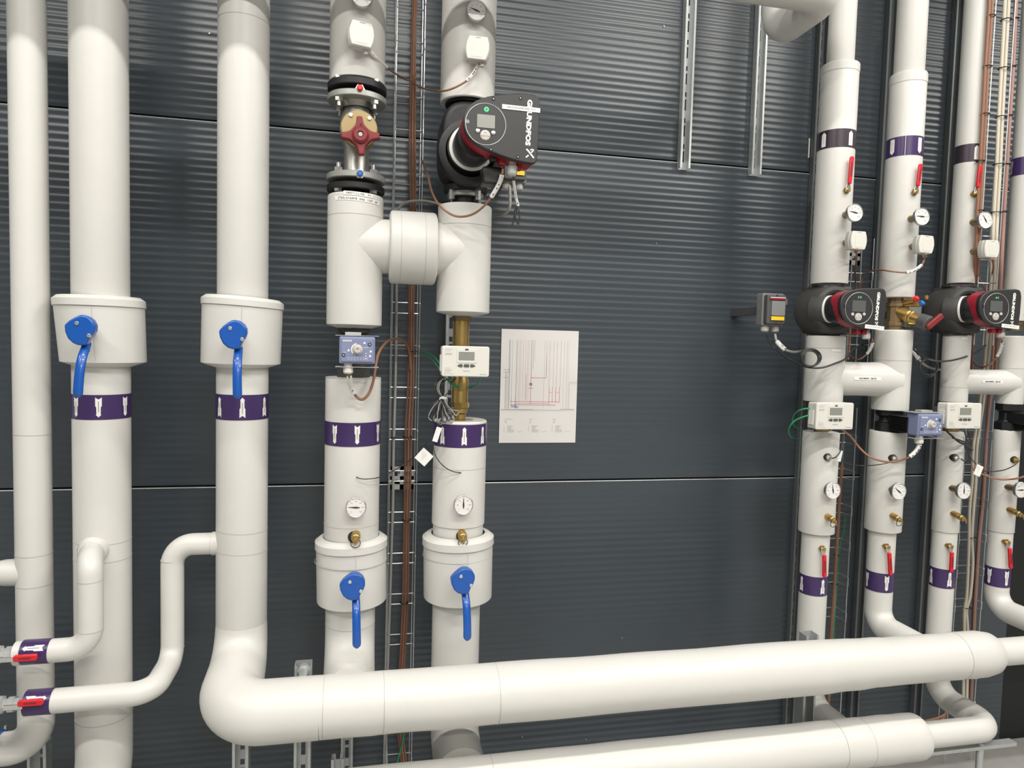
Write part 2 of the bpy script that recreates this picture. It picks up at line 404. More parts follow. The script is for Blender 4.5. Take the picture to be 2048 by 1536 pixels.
# elbow outer hoop showing at the bottom
seams(R2, A2, r2b, [A2.z(1092), A2.z(1128)], .04); seams(R2, A2, r2b, [A2.z(1455)])
def valve_cover(root, A, ytop, ybot, wtop, wbot, cxt, cxb, lip=20, tilt=0, cone=.014):
    zt, zb = A.z(ytop, wtop/2*S(cxt, ytop, A.Y)), A.z(ybot, wbot/2*S(cxb, ybot, A.Y))
    sc = cos(atan2(abs(A.X), D-A.Y))
    ra = A.rad(cxt, ytop, wtop)*.985; rb = A.rad(cxb, ybot, wbot)*.985
    Xt, Xb = W(cxt, ytop, A.Y).x, W(cxb, ybot, A.Y).x
    n = 64; mb = MB(); vs = []; lipm = lip*S(cxt, ytop, A.Y)
    rows = [(-cone, A.r*.95, 0), (-cone*.5, rb-.020, 0), (0, rb-.0005, 0), (.003, rb, 0), (zt-zb-lipm, ra+(rb-ra)*.1, 1), (zt-zb-lipm+.001, ra+.003, 1), (zt-zb-.012, ra+.003, 1), (zt-zb-.002, ra-.010, 1), (zt-zb, A.r*1.03, 1)]
    for h, r, k in rows:
        f = h/(zt-zb); X = Xb+(Xt-Xb)*f
        for j in range(n):
            a = 2*pi*j/n; q = r*(1+.006*sin(3*a+f*2)+.004*sin(5*a+1))
            vs.append((X+q*cos(a), -A.Y+q*sin(a), zb+h+tilt*q*cos(a)*(f*.8+.2)))
    mb.add(vs, [(i*n+j, i*n+(j+1) % n, (i+1)*n+(j+1) % n, (i+1)*n+j) for i in range(len(rows)-1) for j in range(n)])
    o = mb.build('valve_jacket', 'pvc', root, world=True, ang=25)
    mb = MB(); vs = []; f = (zt-zb-lipm-.0005)/(zt-zb); X = Xb+(Xt-Xb)*f
    for h, r in ((zt-zb-lipm-.002, ra+.0022), (zt-zb-lipm-.0002, ra+.0042)):
        for j in range(n):
            a = 2*pi*j/n; q = r*(1+.006*sin(3*a+f*2)+.004*sin(5*a+1)); vs.append((X+q*cos(a), -A.Y+q*sin(a), zb+h+tilt*q*cos(a)*(f*.8+.2)))
    mb.add(vs, [(j, (j+1) % n, n+(j+1) % n, n+j) for j in range(n)]).build('seam_shadow_line', 'seam_shadow', o, world=True)
    # dark strip for the shadow line at the wrapped sheet's vertical overlap
    a = radians(8); mb = MB(); vs = []
    for h, r in ((.006, rb), (zt-zb-lipm-.002, ra+(rb-ra)*.1)):
        f = h/(zt-zb); X = Xb+(Xt-Xb)*f
        for t_ in (a-.004, a+.004): vs.append((X+(r+.0022)*sin(t_), -A.Y-(r+.0022)*cos(t_), zb+h))
    mb.add(vs, [(0, 1, 3, 2)]).build('seam_shadow_line', 'seam_shadow', o, world=True)
    return (ra+rb)/2
valve_cover(R2, A2, 586, 726, 188, 179, 198.5, 208, 22, 0)
zt, zb = A2.z(790, r2b), A2.z(840, r2b)
flow_band(R2, A2, r2b, zt, zb, [A2.ang(x, 815, r2b) for x in (153, 197, 249)], False)
# branch from riser 2: forward, down, left
YB = .53
pA = W(212, 1122, YP+.1); zA = W(183, 1122, YB).z; xA = W(181, 1200, YB).x
zB = W(150, 1297, YB).z; rB = 23*S(180, 1200, YB)
RB1 = thing('branch_pipe', 'slim white branch pipe from the second riser, ending at the upper left valve', 'pipe', (xA, -YB, zB))
b1 = fillet([(A2.X, -YP, zA), (A2.X+.0, -YP-r2b-.012, zA), (xA, -YB, zA-.004), (xA, -YB, zB), (W(32, 1302, YB).x, -YB, zB-.004)], [.01, .036, .058], 10)
jacket(RB1, b1, rB, n=40)
MB().lathe((A2.X-.002, -YP-r2b+.02, zA), (0, -1, 0), [(0, rB*1.35), (.02, rB*1.28), (.034, rB*1.04)], 40).build('branch_collar', 'pvc', RB1, world=True)
def hband(root, x0, x1, y, z, r, arrow_dir, azd):
    b = MB().lathe((x0, y, z), (1, 0, 0), [(0, r+.0002), (.0003, r+.0012), (x1-x0-.0003, r+.0012), (x1-x0, r+.0002)], 56, cap=False).build('flow_band', 'purple', root, world=True)
    L = (x1-x0)*.78; xc = (x0+x1)/2; R = r+.002
    for nm, rows, mt in (('flow_arrow', [(.5, .5, 0), (.36, .37, .9), (.35, .36, .62), (-.02, -.02, .66), (-.06, -.06, .98), (-.5, -.4, 1)], 'white'), ('arrow_lettering', [(.25, .25, .14), (-.3, -.3, .14)], 'inkg')):
        vs = []; R_ = R+(.0006 if nm != 'flow_arrow' else 0)
        for ze_, zc_, w_ in rows:
            for u, q in ((-w_, ze_), (0, zc_), (w_, ze_)):
                a = azd+u*.008/R
                vs.append((xc+arrow_dir*q*L, y-R_*cos(a), z+R_*sin(a)))
        MB().add(vs, [(3*i+j, 3*i+j+1, 3*i+j+4, 3*i+j+3) for i in range(len(rows)-1) for j in (0, 1)]).build(nm, mt, b, world=True)
hband(RB1, W(47, 1300, YB).x, W(103, 1300, YB).x, -YB, zB-.002, rB, -1, radians(38))
def hseam(root, x, y, z, r): MB().lathe((x, y, z), (1, 0, 0), [(0, r-.001), (.0002, r+.0006), (.0013, r+.0006), (.0015, r-.001)], 48, cap=False).build('seam_shadow_line', 'seam_shadow', root, world=True)
def vseam(root, x, y, z, r): MB().lathe((x, y, z), (0, 0, 1), [(0, r-.001), (.0002, r+.0006), (.0013, r+.0006), (.0015, r-.001)], 48, cap=False).build('seam_shadow_line', 'seam_shadow', root, world=True)
vseam(RB1, xA, -YB, W(183, 1168, YB+rB).z, rB); vseam(RB1, xA, -YB, W(183, 1268, YB+rB).z, rB)
# branch from riser 3: left, down, forward, left
zC = W(385, 1088, YP).z; xC = W(345, 1220, YP).x; zD = W(332, 1362, YP+.06).z; r3 = 21.5*S(345, 1200, YP)
zE = W(250, 1389, YB).z; xE = W(330, 1378, YB).x
RB2 = thing('branch_pipe', 'slim white branch pipe from the third riser, stepping down to the lower left valve', 'pipe', (xC, -YP, zE))
zE2 = zE
b2 = fillet([(A3.X, -YP, zC), (xC, -YP, zC), (xC, -YP, zE2+.02), (xC-.012, -YB, zE2), (W(60, 1395, YB).x, -YB, zE2-.004)], [.06, .055, .062], 10)
jacket(RB2, b2, r3, n=40)
hband(RB2, W(53, 1393, YB).x, W(108, 1393, YB).x, -YB, zE2-.003, r3, 1, radians(40))
MB().lathe((A3.X-A3.r-.012, -YP, zC), (1, 0, 0), [(0, r3+.0005), (.001, r3+.0025), (.03, r3+.003)], 40).build('branch_collar', 'pvc', RB2, world=True)
vseam(RB2, xC, -YP, W(345, 1126, YP+r3).z, r3); vseam(RB2, xC, -YP, W(345, 1305, YP+r3).z, r3)

# ---------------- riser 3
R3 = thing('insulated_pipe', 'thick insulated white pipe, third from the left, with a purple band of up arrows', 'pipe', A3.P(A3.z(1290, front=False)))
r3a = A3.r
zc3 = A3.z(722, .12)
vseg(A3, zc3+.02, TOP, A3.rad(482, 300, 104.5), R3)
zH = W(640, 1416, YH).z     # header axis height at its left end
zH2 = W(1700, 1327, YH).z
print('header z', zH, zH2, 'r', A3.r, 'zA3 elbow', A3.z(1380, front=False))
vseg(A3, A3.z(1268), zc3+.05, A3.r, R3)
seams(R3, A3, A3.rad(482, 300, 104.5), [A3.z(25)]); seams(R3, A3, A3.r, [A3.z(1070), A3.z(1112)], .05)
valve_cover(R3, A3, 589, 729, 165, 163, 486, 482, 20, -.055)
zt, zb = A3.z(790), A3.z(841)
flow_band(R3, A3, A3.r, zt, zb, [A3.ang(x, 815) for x in (440, 485, 528)], True)

# ---------------- header 1 : from riser 3, forward, then right
zHm = (zH+zH2)/2
HD1 = thing('header_pipe', 'upper thick white horizontal pipe crossing the picture in front of the risers', 'pipe', (A3.X, -YH, zHm))
xl = W(452, 1420, YH).x
rH0 = 60*S(640, 1415, YH); 
p0 = A3.P(A3.z(1262)); xh1 = W(1950, 1310, YH).x
rr = lambda x, y, w: w/2*S(x, y, YH)
pts = fillet([p0, A3.P(zHm+.055), V((xl, -YH, zHm)), V((W(640, 1415, YH).x, -YH, zHm)),], [.115, .10], 14)
k = len(pts); rs = []
for i, p in enumerate(pts):
    f = min(1, max(0, (p0-p).length/.22)); rs.append(A3.r+(rH0-A3.r)*f)
HD1_el = MB().tube(pts, rs, 64).build('jacket', 'pvc', HD1, world=True)
st = [(640, 1416, 121), (760, 1406, 119), (1000, 1385, 116), (1300, 1358, 109), (1600, 1337, 105.5), (1700, 1328, 98), (1774, 1322, 92), (1900, 1315, 90), (1942, 1312, 90)]
px_ = [W(a, b, YH).x for a, b, c in st]; rsx = [rr(a, b, c)*.985 for a, b, c in st]
pts = []; rs = []
for i in range(len(st)-1):
    for q in range(6):
        f = q/6; pts.append(V((px_[i]+(px_[i+1]-px_[i])*f, -YH, zHm+.0008*sin(7*(i+f))))); rs.append(rsx[i]+(rsx[i+1]-rsx[i])*f+.0006*sin(9*(i+f)))
pts.append(V((px_[-1], -YH, zHm))); rs.append(rsx[-1])
pts += [V((px_[-1]+.03, -YH, zHm)), V((px_[-1]+.075, -YH, zHm)), V((px_[-1]+.09, -YH, zHm))]; rs += [rsx[-1], rsx[-1]*.90, rsx[-1]*.78]
MB().tube(pts, rs, 64).build('jacket', 'pvc', HD1, world=True)
for a in (645, 768, 1000, 1945): 
    x = W(a, 1416-(a-640)*.08, YH+.07).x; j = min(range(len(pts)), key=lambda i: abs(pts[i].x-x)); hseam(HD1, x, -YH, zHm, rs[j]+.0004)
rth = 26*S(2030, 1304, YH)
MB().tube([V((px_[-1]+.05, -YH, zHm)), V((px_[-1]+1.2, -YH, zHm))], rth, 48).build('thin_jacket', 'pvc', HD1, world=True)
print('zHm', zHm, 'rH', rsx[0], rsx[-1])

# ---------------- riser 4 : upper part above the balancing valve
R4u = thing('insulated_pipe', 'insulated white pipe in the top middle, ending above the valve with red cross handle', 'pipe', A4.P(A4.z(148)))
r4u = A4.rad(714.5, 100, 112)
vseg(A4, A4.z(150, r4u), TOP, r4u, R4u, bev=.003)
# middle : T piece between flange and actuator, with bridge to riser 5
R4m = thing('insulated_pipe', 'short insulated pipe under the grey flange, carrying two white stickers and half a bridge', 'pipe', A4.P(A4.z(646)))
z4t, z4b = A4.z(383), A4.z(650)
def capseg(A, zb, zt, r, root, cone=0.):
    prof = [(-cone, r*.45), (0, r-.004), (.002, r-.0006), (.006, r), (zt-zb-.004, r), (zt-zb, r-.003)]
    return MB().lathe((A.X, -A.Y, zb), (0, 0, 1), prof, 64).build('jacket', 'pvc', root, world=True)
capseg(A4, z4b, z4t, A4.r, R4m, .012)
seams(R4m, A4, A4.r, [A4.z(427)])
sticker(R4m, A4, A4.r, 687, 745, 387, 7.5, 'INNSTILLING  93', -.004)
sticker(R4m, A4, A4.r, 671, 758, 397.5, 8, 'STRÅLEVARME RAD 1087 kW', -.006)
R5m = thing('insulated_pipe', 'short insulated pipe below the big black pump, above the brass tube, joined by the bridge', 'pipe', A5.P(A5.z(625)))
r5m = A5.rad(928, 500, 107)
capseg(A5, A5.z(624, r5m), A5.z(404, r5m), r5m, R5m, .010)
seams(R5m, A5, r5m, [A5.z(447)])
zbr = (W(770, 494, YP).z+W(890, 500, YP).z)/2; xb0, xb1 = W(778, 496, YP+.02).x, W(873, 497, YP+.02).x
rbr = A4.r*.995
MB().cyl((A4.X, -YP, zbr), ((xb0+xb1)/2, -YP, zbr), rbr, n=72).build('bridge_stub', 'pvc', R4m, world=True)
MB().cyl(((xb0+xb1)/2, -YP, zbr), (A5.X, -YP, zbr), r5m*.995, n=72).build('bridge_stub', 'pvc', R5m, world=True)
t = thing('valve_cover', 'fat white insulation drum on the bridge pipe between the two middle risers', 'pipe insulation', ((xb0+xb1)/2, -YP, zbr))
rc = 73*S(825, 497, YP)*.98; L = (xb1-xb0)/2
MB().lathe((-L, 0, 0), (1, 0, 0), [(0, rbr*1.01), (0, rc-.014), (.004, rc-.003), (.010, rc), (2*L-.010, rc), (2*L-.004, rc-.003), (2*L, rc-.014), (2*L, rbr*1.01)], 72).build('drum', 'pvc', t, ang=40)
for x in (-L*.55, L*.45): MB().lathe((x, 0, 0), (1, 0, 0), [(0, rc-.001), (.0002, rc+.0006), (.0012, rc+.0006), (.0014, rc-.001)], 64, cap=False).build('seam_shadow_line', 'seam_shadow', t)
# lower part of riser 4
R4l = thing('insulated_pipe', 'insulated white pipe below the blue-grey actuator, with a purple band of down arrows', 'pipe', A4.P(1.0))
r4l = A4.rad(710.5, 770, 111); r4n = A4.rad(703, 1240, 100)*.99
z4a, z4c = A4.z(757, r4l), A4.z(1080, r4l)
vseg(A4, z4c-.03, z4a, r4l, R4l, bev=.002)
zh4 = zHm
jacket(R4l, fillet([A4.P(z4c), A4.P(zh4), V((A4.X, -YH+.06, zh4))], .13, 12), r4n)
seams(R4l, A4, r4l, [A4.z(758), A4.z(1058)]); seams(R4l, A4, r4n, [A4.z(1265), A4.z(1312)])
flow_band(R4l, A4, r4l, A4.z(846, r4l), A4.z(894, r4l), [A4.ang(x, 870, r4l) for x in (670, 714, 755)], False)
valve_cover(R4l, A4, 1091, 1225, 143, 141, 702, 703, 22, .02, .004)
seams(R4l, A4, .128*0+71*S(702, 1150, YP)*.985, [A4.z(1143, .12)])
# riser 5
A5u = Ax(941, 50, 110); A5u.X = A5.X
R5u = thing('insulated_pipe', 'insulated white pipe in the top middle, ending above the big black pump', 'pipe', A5.P(A5.z(190)))
r5u = A5.rad(941, 60, 109)
MB().lathe((A5.X, -A5.Y, A5.z(192, r5u)), (0, 0, 1), [(.004, r5u*.72), (0, r5u-.003), (.003, r5u), (2, r5u)], 64).build('jacket', 'pvc', R5u, world=True)
R5l = thing('insulated_pipe', 'insulated white pipe below the brass tube, with a purple band of up arrows', 'pipe', A5.P(1.0))
r5l = A5.rad(916, 950, 105.5); r5n = A5.rad(912, 1240, 96)*.99
z5a, z5c = A5.z(845, r5l), A5.z(1085, r5l)
MB().lathe((A5.X, -A5.Y, z5c-.03), (0, 0, 1), [(0, r5l-.004), (.07, r5l-.004), (.074, r5l), (z5a-z5c+.03-.004, r5l), (z5a-z5c+.03, r5l-.003), (z5a-z5c+.03, .043), (z5a-z5c, .042)], 64).build('jacket', 'pvc', R5l, world=True)
YL = .62
zL1 = W(1100, 1548, YL).z; zL2 = W(1774, 1480, YL).z; zL = (zL1*.3+zL2*.7); print('lower header z', zL1, zL2)
jacket(R5l, fillet([A5.P(z5c), A5.P(zL), V((A5.X, -YL+.06, zL))], .12, 12), r5n)
flow_band(R5l, A5, r5l, A5.z(850, r5l), A5.z(896, r5l), [A5.ang(x, 872, r5l) for x in (886, 929, 964)], True)
seams(R5l, A5, r5l, [A5.z(941)]); seams(R5l, A5, r5n, [A5.z(1447)])
valve_cover(R5l, A5, 1084, 1217, 141, 138, 915.5, 915, 22, .012, .004)
seams(R5l, A5, 70*S(915, 1120, YP)*.985, [A5.z(1130, .12)])

# ---------------- lower header
LH = thing('header_pipe', 'lower thick white horizontal pipe along the bottom edge, elbowing back at the right', 'pipe', (1., -YL, zL))
st = [(900, 1563, 104), (1100, 1547, 100), (1300, 1527, 98), (1600, 1498, 94), (1700, 1488, 92), (1774, 1481, 91), (1830, 1478, 88)]
px_ = [W(a, b, YL).x for a, b, c in st]; rsx = [c/2*S(a, b, YL)*.985 for a, b, c in st]
px_[0] = A5.X-.35
pts = []; rs = []
for i in range(len(st)-1):
    for q in range(5):
        f = q/5; pts.append(V((px_[i]+(px_[i+1]-px_[i])*f, -YL, zL))); rs.append(rsx[i]+(rsx[i+1]-rsx[i])*f+.0007*sin(8*(i+f)))
pts += [V((px_[-1], -YL, zL)), V((px_[-1]+.012, -YL, zL)), V((px_[-1]+.018, -YL, zL))]; rs += [rsx[-1], rsx[-1]-.005, rsx[-1]*.8]
MB().tube(pts, rs, 64).build('jacket', 'pvc', LH, world=True)
for a in (990, 1690, 1745):
    x = W(a, 1480, YL+.05).x; j = min(range(len(pts)), key=lambda i: abs(pts[i].x-x)); hseam(LH, x, -YL, zL, rs[j]+.0004)
A9 = Ax(1900, 900, 58); A9.X = W(1905, 700, YP).x if False else A9.X
rthL = 31*S(1930, 1462, YL)
px9 = A9.X

# ---------------- right group
A7 = Ax(1643, 850, 76); A8 = Ax(1777, 850, 76); A10 = Ax(2012, 900, 57)
print('X', A1.X, A2.X, A3.X, A4.X, A5.X, A7.X, A8.X, A9.X, A10.X)
def rr_(A, cx, cy, w): return A.rad(cx, cy, w)
# riser 7
R7u = thing('insulated_pipe', 'insulated pipe right of the bare wall, upper sleeve with up arrows and red lever', 'pipe', A7.P(A7.z(560)))
r7s = rr_(A7, 1671, 400, 77); r7t = rr_(A7, 1688, 60, 56)
vseg(A7, A7.z(120, r7s)-.05, TOP, r7t, R7u, name='thin_jacket')
vseg(A7, A7.z(566, r7s), A7.z(118, r7s), r7s, R7u, bev=.003); 
MB().lathe((A7.X, -YP, A7.z(137, r7s)), (0, 0, 1), [(0, r7s-.001), (.001, r7s+.0015), (.028, r7s+.0015), (.03, r7s-.001)], 64, cap=False).build('lip_band', 'pvc', R7u, world=True)
flow_band(R7u, A7, r7s, A7.z(257, r7s), A7.z(294, r7s), [A7.ang(1648, 280, r7s), A7.ang(1701, 276, r7s)], True, 'purplebrown', plain=True)
R8u = thing('insulated_pipe', 'insulated pipe above the brass valve, upper sleeve with plum band of down arrows', 'pipe', A8.P(A8.z(590)))
r8s = rr_(A8, 1803, 450, 75); r8t = rr_(A8, 1820, 60, 64)
vseg(A8, A8.z(140, r8s)-.05, TOP, r8t, R8u, name='thin_jacket')
vseg(A8, A8.z(594, r8s), A8.z(138, r8s), r8s, R8u, bev=.003)
MB().lathe((A8.X, -YP, A8.z(160, r8s)), (0, 0, 1), [(0, r8s-.001), (.001, r8s+.0015), (.03, r8s+.0015), (.032, r8s-.001)], 64, cap=False).build('lip_band', 'pvc', R8u, world=True)
flow_band(R8u, A8, r8s, A8.z(271, r8s), A8.z(310, r8s), [A8.ang(1785, 292, r8s), A8.ang(1839, 288, r8s)], False, 'purple', seam=A8.ang(1811, 290, r8s), plain=True)
R9u = thing('insulated_pipe', 'slender insulated pipe left of the tall cable tray, above the right-hand pump', 'pipe', A9.P(A9.z(560)))
r9u = rr_(A9, 1936, 240, 58)
vseg(A9, A9.z(566, r9u), TOP, r9u, R9u, bev=.003)
flow_band(R9u, A9, r9u, A9.z(287, r9u), A9.z(323, r9u), [A9.ang(1953, 308, r9u)], True, 'purplebrown', plain=True)
R10u = thing('insulated_pipe', 'insulated pipe cut by the right picture edge, purple band near the top', 'pipe', A10.P(A10.z(650)))
r10u = rr_(A10, 2040, 400, 58)
vseg(A10, A10.z(642, r10u), TOP, r10u, R10u, bev=.003)
flow_band(R10u, A10, r10u, A10.z(312, r10u), A10.z(348, r10u), [A10.ang(2024, 330, r10u)], False, 'purple')
# middle T pieces
R7m = thing('insulated_pipe', 'short insulated pipe below the left small pump, joined by a bridge to its right', 'pipe', A7.P(A7.z(800)))
r7m = rr_(A7, 1649, 760, 80); r8m = rr_(A8, 1782, 770, 78)
capseg(A7, A7.z(806, r7m), A7.z(672, r7m), r7m, R7m)
seams(R7m, A7, r7m, [A7.z(697, r7m)])
R8m = thing('insulated_pipe', 'short insulated pipe below the brass valve with red handle, joined by a bridge', 'pipe', A8.P(A8.z(820)))
capseg(A8, A8.z(823, r8m), A8.z(660, r8m), r8m, R8m)
seams(R8m, A8, r8m, [A8.z(722, r8m)])
zb7 = W(1720, 758, YP).z; rb7 = 33.5*S(1720, 758, YP)
MB().tube([(A7.X, -YP, zb7), (A7.X+r7m*.9, -YP, zb7), (A7.X+r7m*1.25, -YP, zb7), (A8.X-.12, -YP, zb7), (A8.X-.06, -YP, zb7), (A8.X, -YP, zb7)], [rb7*1.0, rb7*1.0, rb7, rb7, rb7*1.03, rb7*1.1], 56).build('bridge', 'pvc', R7m, world=True)
zt_, zb_ = zb7, A8.z(812, r8m)
R9m = thing('insulated_pipe', 'short insulated pipe below the right pump, joined by a bridge to the edge riser', 'pipe', A9.P(A9.z(800)))
r9m = rr_(A9, 1906, 740, 59); capseg(A9, A9.z(806, r9m), A9.z(670, r9m), r9m, R9m); seams(R9m, A9, r9m, [A9.z(776, r9m)])
R10m = thing('insulated_pipe', 'short insulated pipe at the right picture edge, between brass valve and black fitting', 'pipe', A10.P(A10.z(800)))
r10m = rr_(A10, 2024, 740, 58); capseg(A10, A10.z(810, r10m), A10.z(672, r10m), r10m, R10m); seams(R10m, A10, r10m, [A10.z(738, r10m)])
zb9 = W(1970, 764, YP).z; rb9 = 24.5*S(1970, 764, YP)
MB().tube([(A9.X, -YP, zb9), (A9.X+.08, -YP, zb9), (A10.X, -YP, zb9)], [rb9, rb9, rb9*1.04], 56).build('bridge', 'pvc', R9m, world=True)
def flat_sticker(root, x0, x1, py, hpx, Y, txt, z0, r):
    "sticker on a horizontal pipe"
    P0 = W(x0, py, Y+r); P1 = W(x1, py, Y+r); h = hpx*S((x0+x1)/2, py, Y+r); z = (P0.z+P1.z)/2
    a = asin(max(-.9, min(.9, (z-z0)/r))); cy, cz = -Y-(r+.0012)*cos(a), z0+(r+.0012)*sin(a)
    MBs = MB(); R_ = r+.0012; vs = []
    for i in range(5):
        t = a+(i/4-.5)*h/R_
        for x in (P0.x, P1.x): vs.append((x, -Y-R_*cos(t), z0+R_*sin(t)))
    MBs.add(vs, [(2*i, 2*i+1, 2*i+3, 2*i+2) for i in range(4)])
    o = MBs.build('label_sticker', 'white', root, world=True)
    lettering(txt, h*.62, 'lettering', 'ink', o, V(((P0.x+P1.x)/2, cy-.0008, cz))-root.location, (pi/2-a, 0, 0))
flat_sticker(R7m, 1708, 1762, 757, 7, YP, 'RAD-INNST:  350 LM', zb7, rb7)
flat_sticker(R9m, 1965, 2005, 763.5, 6.5, YP, 'RAD-INNST:  350 LM', zb9, rb9)
sticker(R7m, A7, r7m, 1664, 1682, 701, 5, None); sticker(R9m, A9, r9m, 1923, 1935, 677, 5, None)
# lower parts
def lower(A, name_label, yt, ys, yb, ws, wt, bandy, arrows, upw, tail):
    R = thing('insulated_pipe', name_label, 'pipe', A.P(.8))
    rs_ = rr_(A, *ws); rt_ = rr_(A, *wt)
    zt = A.z(yt, rs_); zs = A.z(ys, rs_)
    vseg(A, zs, zt, rs_, R, bev=.003)
    if rs_-rt_ <= .004: seams(R, A, rs_, [zs+.002])
    jacket(R, [V(p) for p in tail(A, zs, rt_)], rt_, 'elbow_jacket')
    flow_band(R, A, rt_, A.z(bandy[0], rt_), A.z(bandy[1], rt_), [A.ang(x, (bandy[0]+bandy[1])/2, rt_) for x in arrows], upw)
    return R, rs_, rt_
R7l, r7l, r7n = lower(A7, 'insulated pipe under the first right-hand meter, stepping thinner above its up arrows', 868, 1072, 1240, (1637, 1000, 75), (1629, 1120, 58), (1155, 1193), (1604, 1645), True,
    lambda A, z, r: fillet([A.P(z+.02), A.P(zL), V((A.X, -YL+.05, zL))], .09, 12))
R8l, r8l, r8n = lower(A8, 'insulated pipe behind the right blue-grey actuator, bending forward below its down arrows', 866, 1068, 1190, (1765, 1000, 77), (1760, 1120, 57), (1148, 1186), (1735, 1773), False,
    lambda A, z, r: fillet([A.P(z+.02), A.P(zHm+.012), V((A.X, -YH+.05, zHm+.012))], .07, 12))
R9l, r9l, r9n = lower(A9, 'insulated pipe under the second right-hand meter, elbowing forward to the lower pipe', 866, 1068, 1240, (1891, 980, 57), (1880, 1150, 52.5), (1140, 1178), (1863, 1899), True,
    lambda A, z, r: fillet([A.P(z+.02), A.P(zL), V((A.X, -YL, zL)), V((px_[-1]-.05, -YL, zL))], [.085, .075], 12))
R10l, r10l, r10n = lower(A10, 'insulated pipe at the right edge, bending forward below its band of down arrows', 862, 1068, 1178, (2008, 980, 57), (1998, 1120, 53), (1138, 1176), (1979, 2013), False,
    lambda A, z, r: fillet([A.P(z+.02), A.P(A.z(1213, front=False)), V((A.X, -1.2, A.z(1213, front=False)))], .07, 12))

# ---------------- pipe crossing the top right
zT = W(1600, 12, .84).z
xq = W(1556, 60, .34).x; z6 = W(1556, 62, .34).z; r6 = 33*S(1556, 60, .34)
T6 = thing('insulated_pipe', 'white pipe at the top right, coming off the wall and turning left overhead', 'pipe', (xq, -.34, z6))
pe = W(1668, -8, .34)
xq2 = xq
Y6 = .34
for k in range(60):
    q = V((xq, -Y6, z6))-CAM
    xx = 1024+FPX*q.dot(RT)/q.dot(fw)
    if xx > 1655: break
    Y6 += .01
print('Y6', Y6)
jacket(T6, fillet([V((xq, -.34, TOP)), V((xq, -.34, z6)), V((xq, -Y6, z6)), V((-1.6, -Y6, z6))], [.07, .075], 12), r6)

# ==================================================================== PART 3 : fittings
def rrect(w, h, r, n=5, cx=0, cz=0):
    out = []
    for sx, sz, a0 in ((1, 1, 0), (-1, 1, 90), (-1, -1, 180), (1, -1, 270)):
        for k in range(n+1):
            a = radians(a0+90*k/n); out.append((cx+sx*(w/2-r)+r*cos(a), cz+sz*(h/2-r)+r*sin(a)))
    return out
def circ(r, n=32, cx=0, cz=0): return [(cx+r*cos(2*pi*k/n), cz+r*sin(2*pi*k/n)) for k in range(n)]
def scr(pts, ox, oy, sc, Y, org):
    "crop pixels -> local x,z on the plane Y"
    return [((p.x-org.x), (p.z-org.z)) for p in (W(ox+a/sc, oy+b/sc, Y) for a, b in pts)]
def shift(root, Yn):  # local y of a plane Yn in front of the wall
    return -Yn-root.location.y

# ---- lever handles of the butterfly valves
def lever():
    t = thing('valve_lever', '', 'valve handle')
    k = .081/163
    o = [(5, 78), (30, 72), (52, 56), (66, 30), (67, 4), (58, -22), (44, -42), (30, -82), (-8, -85), (-34, -76), (-58, -55), (-74, -22), (-79, 8), (-77, 18), (-58, 42), (-34, 62), (-12, 75)]
    MB().prism([(a*k, b*k) for a, b in o], -.024, .004).build('lever_head', 'blue', t, bevel=.005, segs=3)
    MB().cyl((0, .0, 0), (0, .06, 0), .013).build('spindle', 'blue', t)
    for a, b in ((-20, 30), (43, -28)): MB().cyl((a*k, -.027, b*k), (a*k, -.02, b*k), .0052, n=12).build('bolt', 'bolt', t, bevel=.0008)
    # handle : swept flattened bar
    pts = smooth([(.006, .012, -.036), (.008, -.004, -.052), (.009, -.022, -.075), (.010, -.032, -.105), (.011, -.036, -.14), (.012, -.036, -.178)], 6)
    n = 20; vs = []; K = len(pts)
    for i, p in enumerate(pts):
        f = i/(K-1); w = .0115+.0008*f; th = .0075
        if f > .93: q = (f-.93)/.07; w *= math.sqrt(max(0, 1-q*q*.9)); th *= math.sqrt(max(0, 1-q*q*.9))
        tg = (pts[min(i+1, K-1)]-pts[max(i-1, 0)]).normalized(); nx = V((1, 0, 0)); ny = tg.cross(nx).normalized()
        for j in range(n):
            a = 2*pi*j/n; vs.append(p+nx*(w*cos(a))+ny*(th*sin(a)))
    fs = [(i*n+j, i*n+(j+1) % n, (i+1)*n+(j+1) % n, (i+1)*n+j) for i in range(K-1) for j in range(n)]+[tuple(range(n)), tuple((K-1)*n+j for j in range(n))]
    MB().add(vs, fs).build('lever_handle', 'blue', t)
    MB().box((.007, .004, -.045), (.017, .018, .03)).build('lever_fork', 'blue', t, bevel=.003)
    return t
lv = lever(); YL_ = .545
lv.location = W(168, 659, YL_); lv['label'] = 'blue lever handle on the valve cover of the second riser from the left'; lv['group'] = 'blue lever handles'
copy_thing(lv, W(471, 668, YL_), 'blue lever handle on the valve cover of the third riser, above up arrows')
copy_thing(lv, W(707, 1168, YL_), 'blue lever handle on the lower drum cover of the fourth riser from the left')
copy_thing(lv, W(926, 1157, YL_), 'blue lever handle on the lower drum cover of the fifth riser from the left')
lv.rotation_euler = (0, radians(5), 0)

